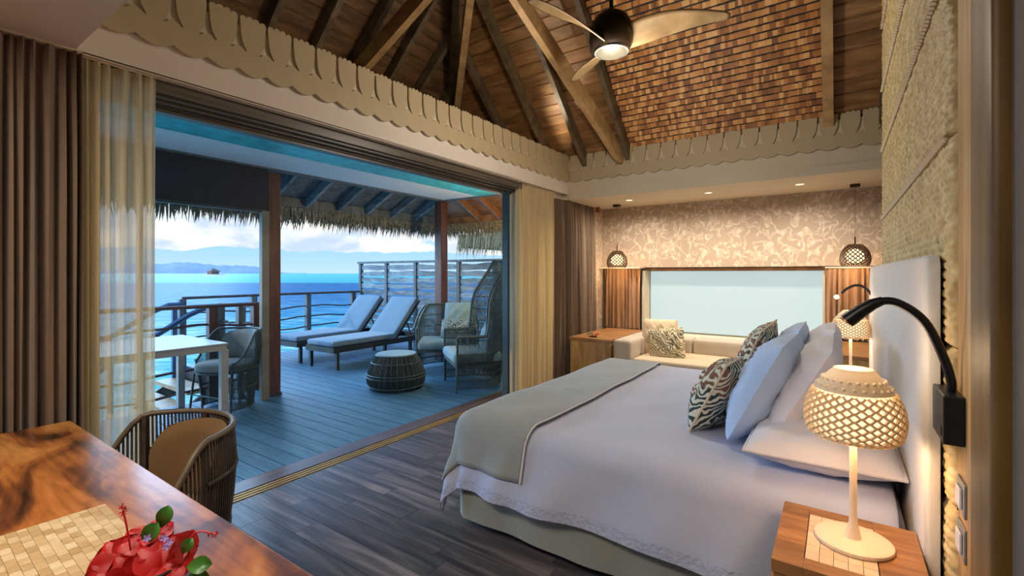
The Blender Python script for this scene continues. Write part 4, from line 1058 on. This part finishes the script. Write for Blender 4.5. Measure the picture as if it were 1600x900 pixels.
# ================================================================== DESK
ds = thing('desk', 'long writing desk of figured brown wood in the foreground', 'desk')
MB().rbox(-2.785, -.35, -.12, .583, .705, .75, .004, 2).build('top', M_desk, ds, True)
MB().box(-2.76, -.40, -.10, .555, .60, .705).build('apron', M_desk, ds)
for x, y_ in ((-2.7, .5), (-2.7, -.06), (-.45, .5), (-.45, -.06)): MB().box(x - .035, x + .035, y_ - .035, y_ + .035, 0, .6).build('leg', M_desk, ds)
pm = thing('placemat', 'square placemat of pale shell tiles lying on the desk', 'placemat', (-1.665, .42, .7505), math.radians(-1.5))
MB().box(0, .42, -.42, 0, 0, .008).build('backing', M_pend, pm)
nx, ny = 12, 22
for j in range(ny):
    y0 = -.42 + .42 * j / ny; x = -(.017 if j % 2 else 0)
    while x < .419:
        x1 = min(x + .035, .42); a = max(x, 0)
        if x1 - a > .004: MB().box(a + .0004, x1 - .0004, y0 + .0004, y0 + .42 / ny - .0004, .008, .0115 + R_.uniform(0, .0006)).build('tile', M_shell, pm)
        x += .035
# hibiscus bunch
fl_ = thing('hibiscus_posy', 'bunch of red hibiscus flowers with green leaves on the shell placemat', 'flowers', (-1.185, .372, .764))
fl_.scale = (.9, .9, .9)
MB().lathe([(.0, 0), (.05, 0), (.075, .03), (.07, .032), (.045, .008), (0, .008)], 20).build('dish', M_black, fl_, True)
def hib(c, axis, R, mat, parent, seed, stamen=True, tilt=.5):
    rr = random.Random(seed); axis = Vector(axis).normalized(); a = axis.orthogonal().normalized(); b_ = axis.cross(a); c = Vector(c)
    fb_ = bpy.data.objects.new('flower', None); COL.objects.link(fb_); fb_.parent = parent
    for k in range(5):
        g = 2 * PI * k / 5 + rr.uniform(-.1, .1); d1 = a * math.cos(g) + b_ * math.sin(g); d2 = axis.cross(d1); rf_ = rr.uniform(.9, 1.1) * R; tw = rr.uniform(-.3, .3)
        def f(u, v):
            w = (v - .5) * 2; wid = R * .62 * math.sin(PI * min(1, u * .8 + .12)) ** .8; ru = rf_ * u * (1 - .12 * w * w)
            p = c + d1 * ru + d2 * (wid * w) + axis * (rf_ * tilt * (u ** .6) * .55 - .25 * R * u ** 3 + .05 * R * math.sin(w * 7 + seed) * u + .10 * R * w * w * u + tw * w * R * .2)
            return p
        MB().grid(f, 8, 8).build('petal', mat, fb_, True)
    if stamen:
        e = c + axis * R * 1.25 + a * R * .25; MB().tube([c, c + axis * R * .7 + a * .1 * R, e], [.0025, .0018, .0013], 5).build('stamen', M_pink, fb_, True)
        mb = MB()
        for i in range(14):
            q = e - (e - c) * rr.uniform(0, .28); d_ = Vector((rr.gauss(0, 1), rr.gauss(0, 1), rr.gauss(0, 1))).normalized() * .008; mb.tube([q, q + d_], [.0006, .0016], 4)
        mb.build('anthers', M_red, fb_, kind='stuff')
Rv = Vector((.8205, .5717, 0)); Cv = Vector((.80, -.30, .52))
def fp(a, b_, c=0): return Rv * a + Vector((0, 0, b_)) + Cv * c
hib(fp(-.070, .030), Cv + Rv * -.25, .064, M_red, fl_, 1, False, .35)
hib(fp(.030, .020, .035), Cv + Rv * .1 + Vector((0, 0, .3)), .064, M_red, fl_, 2, False, .35)
hib(fp(.018, .098, -.02), Cv + Vector((0, 0, .3)), .036, M_pink, fl_, 3, False, .45)
hib(fp(.078, .070, -.01), Cv * .5 + Rv * .9, .042, M_red, fl_, 4, False, .5)
hib(fp(-.022, .072, -.03), Cv + Rv * -.3 + Vector((0, 0, .4)), .056, M_red, fl_, 6, False, .4)
hib(fp(-.04, -.01, .05), Cv + Vector((0, 0, -.2)), .06, M_red, fl_, 7, False, .4)
for q0, q1, q2 in ((fp(-.045, .06), fp(-.055, .12), fp(-.066, .165)), (fp(.085, .08), fp(.115, .105), (fp(.155, .098)))):
    MB().tube(hose([q0, q1, q2], 12), .0022, 5).build('stamen', M_pink, fl_, True)
    mb = MB(); rr = random.Random(4)
    for i in range(16):
        q = q2 + (q1 - q2) * rr.uniform(0, .4); d_ = Vector((rr.gauss(0, 1), rr.gauss(0, 1), rr.gauss(0, 1))).normalized() * .008; mb.tube([q, q + d_], [.0006, .0018], 4)
    mb.build('anthers', M_red, fl_, kind='stuff')
for (p0, dr_, l) in ((fp(-.015, .075, .0), Rv * .5 + Vector((0, 0, .75)), .062), (fp(.025, .115, -.02), Rv * .3 + Vector((0, 0, .9)), .058), (fp(.085, .02, .03), Rv * .9 + Vector((0, 0, .1)), .06), (fp(.075, .05, .02), Rv * .5 + Vector((0, 0, .8)), .045), (fp(.09, .0, .01), Rv * .8 + Vector((0, 0, -.1)), .05), (fp(-.01, -.02, .05), Rv * .7 + Cv * .3, .05)):
    dr_ = dr_.normalized(); sd = dr_.cross(Cv).normalized()
    def f(u, v):
        w = (v - .5) * 2; return p0 + dr_ * (l * u) + sd * (w * l * .30 * math.sin(PI * u) ** .8) + Cv * (.012 * math.sin(PI * u) + .008 * abs(w) * math.sin(PI * u))
    MB().grid(f, 8, 4).build('leaf', M_leaf, fl_, True)
for pc_ in (fp(-.005, .085, .03), fp(.035, .085, .035), fp(.046, .076, .035), fp(.040, .066, .035)):
    mb = MB(); a_ = Cv.orthogonal().normalized(); b2 = Cv.normalized().cross(a_)
    for k in range(5):
        g = k * 2 * PI / 5; pp_ = [pc_] + [pc_ + (a_ * math.cos(g + e) + b2 * math.sin(g + e)) * rr_ + Cv * .002 for e, rr_ in ((-.5, .006), (0, .010), (.5, .006))]; mb.add(pp_, [(0, 1, 2, 3)])
    solid(mb.build('small_flower', M_purple, fl_), .001)

# ================================================================== RATTAN TUB CHAIRS
def tub_chair(label, loc, rz, strand, rim, cushion, seatc, R=.30, top=.83):
    t = thing('tub_armchair', label, 'armchair', loc, rz, group=None)
    def ztop(p): return top - .30 * sst(1.15, 2.0, abs(p))
    def rad(p, z): # z fraction of height
        k = z / top; return R * (.80 + .24 * sst(0, .85, k) - .03 * sst(.85, 1, k))
    def P(p, z, dr=0):
        r = rad(p, z) + dr; k = 1 + .0 * abs(p); return Vector((r * math.sin(p), r * math.cos(p) * 1.0, z))
    A = 2.05; mb = MB(); n = 92
    for i in range(n + 1):
        p = -A + 2 * A * i / n; zt = ztop(p); mb.tube([P(p, .02 + (zt - .02) * q / 6) for q in range(7)], .0042, 4, cap=False)
    mb.build('wicker_strands', strand, t, kind='stuff')
    MB().tube([P(-A + 2 * A * i / 40, ztop(-A + 2 * A * i / 40)) for i in range(41)], .011, 8).build('top_rim', rim, t, True)
    for z_ in (.03, .24, .43, .66):
        lim = A if z_ < .5 else 1.2
        MB().tube([P(-lim + 2 * lim * i / 30, z_, .003) for i in range(31)], .007, 6).build('hoop', strand, t, True)
    for p in (-A, -1.2, -.4, .4, 1.2, A): MB().tube([P(p, .0 + (ztop(p)) * q / 6, -.008) for q in range(7)], .011, 6).build('frame_rod', strand, t, True)
    sg_ = MB().lathe([(0, .42), (R * .86, .42), (R * .90, .435), (R * .90, .465), (R * .84, .485), (0, .49)], 32); sg_.build('seat_cushion', seatc, t, True)
    MB().lathe([(0, .395), (R * .9, .395), (R * .9, .415), (0, .415)], 24).build('seat_frame', strand, t)
    for x in (-.2, .2): MB().tube([(x, -.2, .40), (x * 1.1, -.235, 0)], .011, 8).build('front_leg', strand, t, True)
    MB().tube([(-.215, -.222, .17), (.215, -.222, .17)], .007, 6).build('stretcher', strand, t, True)
    # back cushion: curved pad
    def f(u, v):
        p = (-1.0 + 2.0 * u); vv = 2 * v - 1; uu = 2 * u - 1; th_ = max(0, (1 - abs(uu) ** 4) * (1 - abs(vv) ** 4)) ** .5
        return p * (1.15 if vv < 0 else 1.15 - .25 * vv ** 2), .625 + .17 * vv * (1 - .22 * uu ** 2 * (1 if vv > 0 else 0)) , th_
    for sgn in (0, 1):
        def g(u, v, sgn=sgn):
            p, z_, th_ = f(u, v); q = P(p, z_, -.022 - (.05 * th_ if sgn else 0)); return q
        (MB().grid(g, 20, 12)).build('back_cushion', cushion, t, True)
    return t
tub_chair('dark rattan tub armchair with brown cushion pushed up to the desk', (-2.10, .62, 0), math.radians(0), M_wicker, M_rim, M_brownc, M_brownc, R=.30, top=.81)
tub_chair('weathered rattan tub armchair with grey cushions at the white outdoor table', (-5.22, 2.30, 0), math.radians(12), M_wickerg, M_wickerg, M_greyc, M_greyc, R=.31, top=.80)
# outdoor table
t = thing('outdoor_table', 'square pale outdoor table beside the near railing', 'table', (0, 0, 0))
MB().rbox(-5.69, -4.66, 1.00, 2.07, .735, .752, .003, 1).build('top', M_tabw, t)
MB().box(-5.68, -4.67, 1.01, 2.06, .685, .7345).build('apron', M_tabw, t)
for x in (-5.65, -4.69):
    for y_ in (1.03, 2.04): MB().box(x - .03, x + .03, y_ - .03, y_ + .03, 0, .685).build('leg', M_tabw, t)

# ================================================================== SUN LOUNGERS
def lounger(label, loc, rz=0):
    t = thing('sun_lounger', label, 'sun lounger', loc, rz, group='sun loungers on the deck')
    w = .31
    fr_ = MB()
    for s_ in (-1, 1): fr_.box(s_ * w - .02, s_ * w + .02, 0, 1.95, .25, .33)
    fr_.box(-w, w, 0, .04, .25, .33); fr_.box(-w, w, 1.91, 1.95, .25, .33)
    fr_.build('frame', M_lounge, t)
    for x in (-w, w):
        for y_ in (.05, 1.5): MB().box(x - .022, x + .022, y_, y_ + .045, 0, .25).build('leg', M_lounge, t)
    for k in range(7): MB().box(-w + .02, w - .02, .08 + k * .15, .16 + k * .15, .315, .33).build('slat', M_lounge, t)
    MB().rbox(-.32, .32, .0, 1.22, .332, .415, .035).build('mattress', M_bluec, t, True)
    Mb = Matrix.Translation((0, 1.20, .36)) @ Matrix.Rotation(math.radians(48), 4, 'X')
    bc = MB().rbox(-.32, .32, -.02, .80, -.02, .065, .035, M=Mb); bc.build('back_mattress', M_bluec, t, True)
    MB().box(-.31, .31, 0, .80, -.05, -.025, M=Mb).build('backrest', M_lounge, t)
    MB().tube([(0, 1.62, .80), (0, 1.85, .31)], .012, 6).build('prop', M_lounge, t)
    return t
lounger('nearer sun lounger with raised back and pale blue mattress', (-6.24, 4.02, 0), math.radians(2))
lounger('farther sun lounger with raised back beside the lagoon railing', (-7.20, 4.03, 0), math.radians(2))

# barrel side table
t = thing('rattan_side_table', 'dark woven barrel side table with pale round top', 'side table', (-4.47, 3.92, 0))
def br(z): return .26 + .115 * math.sin(PI * (min(z, .30) + .06) / .52) ** 1.0 if z < .5 else .22
prof_ = [(.27, .0), (.335, .04), (.352, .11), (.345, .18), (.315, .27), (.27, .36), (.235, .41)]
def bp(k):
    q = k * 6; i = min(int(q), 5); f = q - i; return (prof_[i][0] * (1 - f) + prof_[i + 1][0] * f, prof_[i][1] * (1 - f) + prof_[i + 1][1] * f)
mb = MB()
for i in range(110):
    g = 2 * PI * i / 110; tw = .03 * math.sin(i * 1.7)
    mb.tube([((bp(q / 8)[0]) * math.cos(g + tw * q / 8), bp(q / 8)[0] * math.sin(g + tw * q / 8), bp(q / 8)[1]) for q in range(9)], .0055, 4, cap=False)
mb.build('wicker_strands', M_wickerg, t, kind='stuff')
for k_ in (0.02, .1, .16, .42, .5, .75, .97): MB().tube([(bp(k_)[0] * 1.01 * math.cos(a * PI / 20), bp(k_)[0] * 1.01 * math.sin(a * PI / 20), bp(k_)[1] + .003) for a in range(40)], .008, 5, closed=True).build('hoop', M_wickerg, t, True)
MB().lathe([(.25, .02), (.30, .1), (.29, .2), (.2, .39)], 30).build('inner_drum', M_black, t, True)
MB().lathe([(0, .405), (.235, .405), (.24, .412), (.235, .42), (0, .42)], 40).build('top', M_bluec2, t, True)

# cocoon chair
def cocoon(label, loc, rz, R, H, arm, name, pc, seat=True, flare=1.0):
    t = thing(name, label, 'chair', loc, rz)
    W2, D2 = R, R * .92
    A = 2.35
    def zt(p):
        a = abs(p); return arm + (H - arm) * (1 - sst(.75, 1.5, a)) ** .8
    def P(p, z, dr=0):
        k = sst(0, H, z); r = 1 + dr / R + .10 * flare * math.sin(PI * min(1, z / H)) - .06
        x = math.sin(p) * W2 * r; y_ = math.cos(p) * D2 * r
        if abs(p) > 1.4: y_ = -(abs(p) - PI / 2) * D2 * 1.05 + math.cos(1.4) * 0; x = math.copysign(W2 * r, p) * (1 - .05 * (abs(p) - 1.4))
        y_ += .10 * sst(arm, H, z) * (1 if abs(p) < 1.3 else 0) - .10 * math.sin(PI * sst(arm, H, z)) * sst(.4, 1.0, abs(p))
        return Vector((x, y_, z))
    mb = MB(); n = 120
    for i in range(n + 1):
        p = -A + 2 * A * i / n; z1 = zt(p); mb.tube([P(p, .36 + (z1 - .36) * q / 9) for q in range(10)], .0052, 4, cap=False)
        mb.tube([P(p, .05 + .31 * q / 3, -.01) for q in range(4)], .0038, 4, cap=False)
    mb.build('wicker_strands', M_wickerg, t, kind='stuff')
    for dr in (0, .05):
        MB().tube([P(-A + 2 * A * i / 70, zt(-A + 2 * A * i / 70), dr) for i in range(71)], .015, 6).build('rim', M_wickerg, t, True)
    z_ = .45
    while z_ < H - .1:
        lim = A if z_ < arm else max(.15, [q * .02 for q in range(1, 90) if zt(q * .02) < z_][0])
        MB().tube([P(-lim + 2 * lim * i / 30, z_, .004) for i in range(31)], .006, 5).build('hoop', M_wickerg, t, True); z_ += .16
    for z_ in (.05, .14, .22, .30, .37): MB().tube([P(-A + 2 * A * i / 30, z_, -.006) for i in range(31)], .007, 5).build('hoop', M_wickerg, t, True)
    for p in (-A, A): MB().tube([P(p, .0), P(p, .2), P(p, zt(p))], .013, 6).build('front_rod', M_wickerg, t, True)
    MB().box(-W2 * .9, W2 * .9, -D2 * .85, D2 * .6, .30, .335).build('seat_frame', M_wickerg, t)
    MB().rbox(-W2 * .92, W2 * .92, -D2 * .92, D2 * .75, .335, .46, .05).build('seat_cushion', M_bluec2, t, True)
    return t
cocoon('tall hooded rattan chair with blue seat beside the open door', (-3.75, 4.54, 0), math.radians(-36), .39, 1.57, .66, 'cocoon_chair', None)
pillow('cushion', 'pale blue cushion inside the tall hooded rattan chair', 'cushion', (-3.60, 4.64, .66), (.42, .40, .12), (math.radians(68), 0, math.radians(-40)), M_bluec)
cocoon('low rattan lounge chair with blue seat behind the barrel table', (-4.68, 5.05, 0), math.radians(40), .42, .92, .62, 'lounge_chair', None, flare=.6)
pillow('cushion', 'large square grey green cushion in the low rattan lounge chair', 'cushion', (-4.62, 5.28, .74), (.48, .46, .14), (math.radians(72), 0, math.radians(28)), M_bluec2)
pillow('cushion', 'leaf print lumbar cushion in front of the grey green cushion', 'cushion', (-4.50, 5.10, .60), (.50, .28, .12), (math.radians(72), 0, math.radians(28)), M_leafC)
t = thing('outdoor_sofa', 'grey upholstered outdoor sofa half hidden behind the tall rattan chair', 'sofa', (-3.75, 5.55, 0), 0)
MB().rbox(-.38, .38, -.35, .35, .16, .42, .06).build('seat_cushion', M_greyc, t, True); MB().rbox(-.38, .38, .2, .38, .4, .85, .06).build('back_cushion', M_greyc, t, True)
MB().box(-.36, .36, -.33, .36, .06, .16).build('frame', M_lounge, t)
for a in (-.33, .33):
    for b_ in (-.3, .32): MB().box(a - .02, a + .02, b_ - .02, b_ + .02, 0, .06).build('leg', M_lounge, t)

# ================================================================== CEILING FAN
FX, FY, FZ = -1.36, 3.22, 3.11
t = thing('ceiling_fan', 'three bladed wooden ceiling fan with round lamp hanging from the roof', 'fan', (FX, FY, FZ))
rz_top = AZ0 - T * max(abs(FX - AX), FY - AY)
MB().tube([(0, 0, .10), (0, 0, rz_top - FZ - .02)], .014, 10).build('rod', M_fand, t, True)
MB().lathe([(0, .19), (.07, .185), (.12, .15), (.155, .08), (.162, 0), (.145, -.06), (.115, -.09), (0, -.09)], 36).build('motor_housing', M_fand, t, True)
MB().lathe([(.122, -.082), (.122, -.10), (.112, -.103)], 36).build('lamp_ring', M_chrome, t, True)
MB().lathe([(.112, -.099), (.09, -.112), (0, -.118)], 36).build('lamp_lens', M_lens, t, True)
l_ = light('fan_light', 'POINT', (0, 0, -.42), 46, (1, .88, .72), .12); l_.parent = t
for ang in (12.5, 138, 253):
    g = math.radians(ang); c_, s_ = math.cos(g), math.sin(g)
    def f(u, v):
        r = .06 + .73 * u; w = (.13 + .035 * math.sin(PI * u) - .075 * u ** 2) * (1 if u < .93 else math.sqrt(max(0.02, 1 - ((u - .93) / .07) ** 2)) * .6 + .4); b_ = (v - .5) * 2 * w * .62
        pitch = math.radians(48 * (1 - u) ** 1.5 + 9); y_ = b_ * math.cos(pitch) - .03 * math.sin(PI * u); z_ = -b_ * math.sin(pitch) + .035 * math.sin(u * 2.6) - .012
        return (r * c_ - y_ * s_, r * s_ + y_ * c_, z_)
    o = MB().grid(f, 24, 6).build('blade', M_fanw, t, True); solid(o, .010, 0)
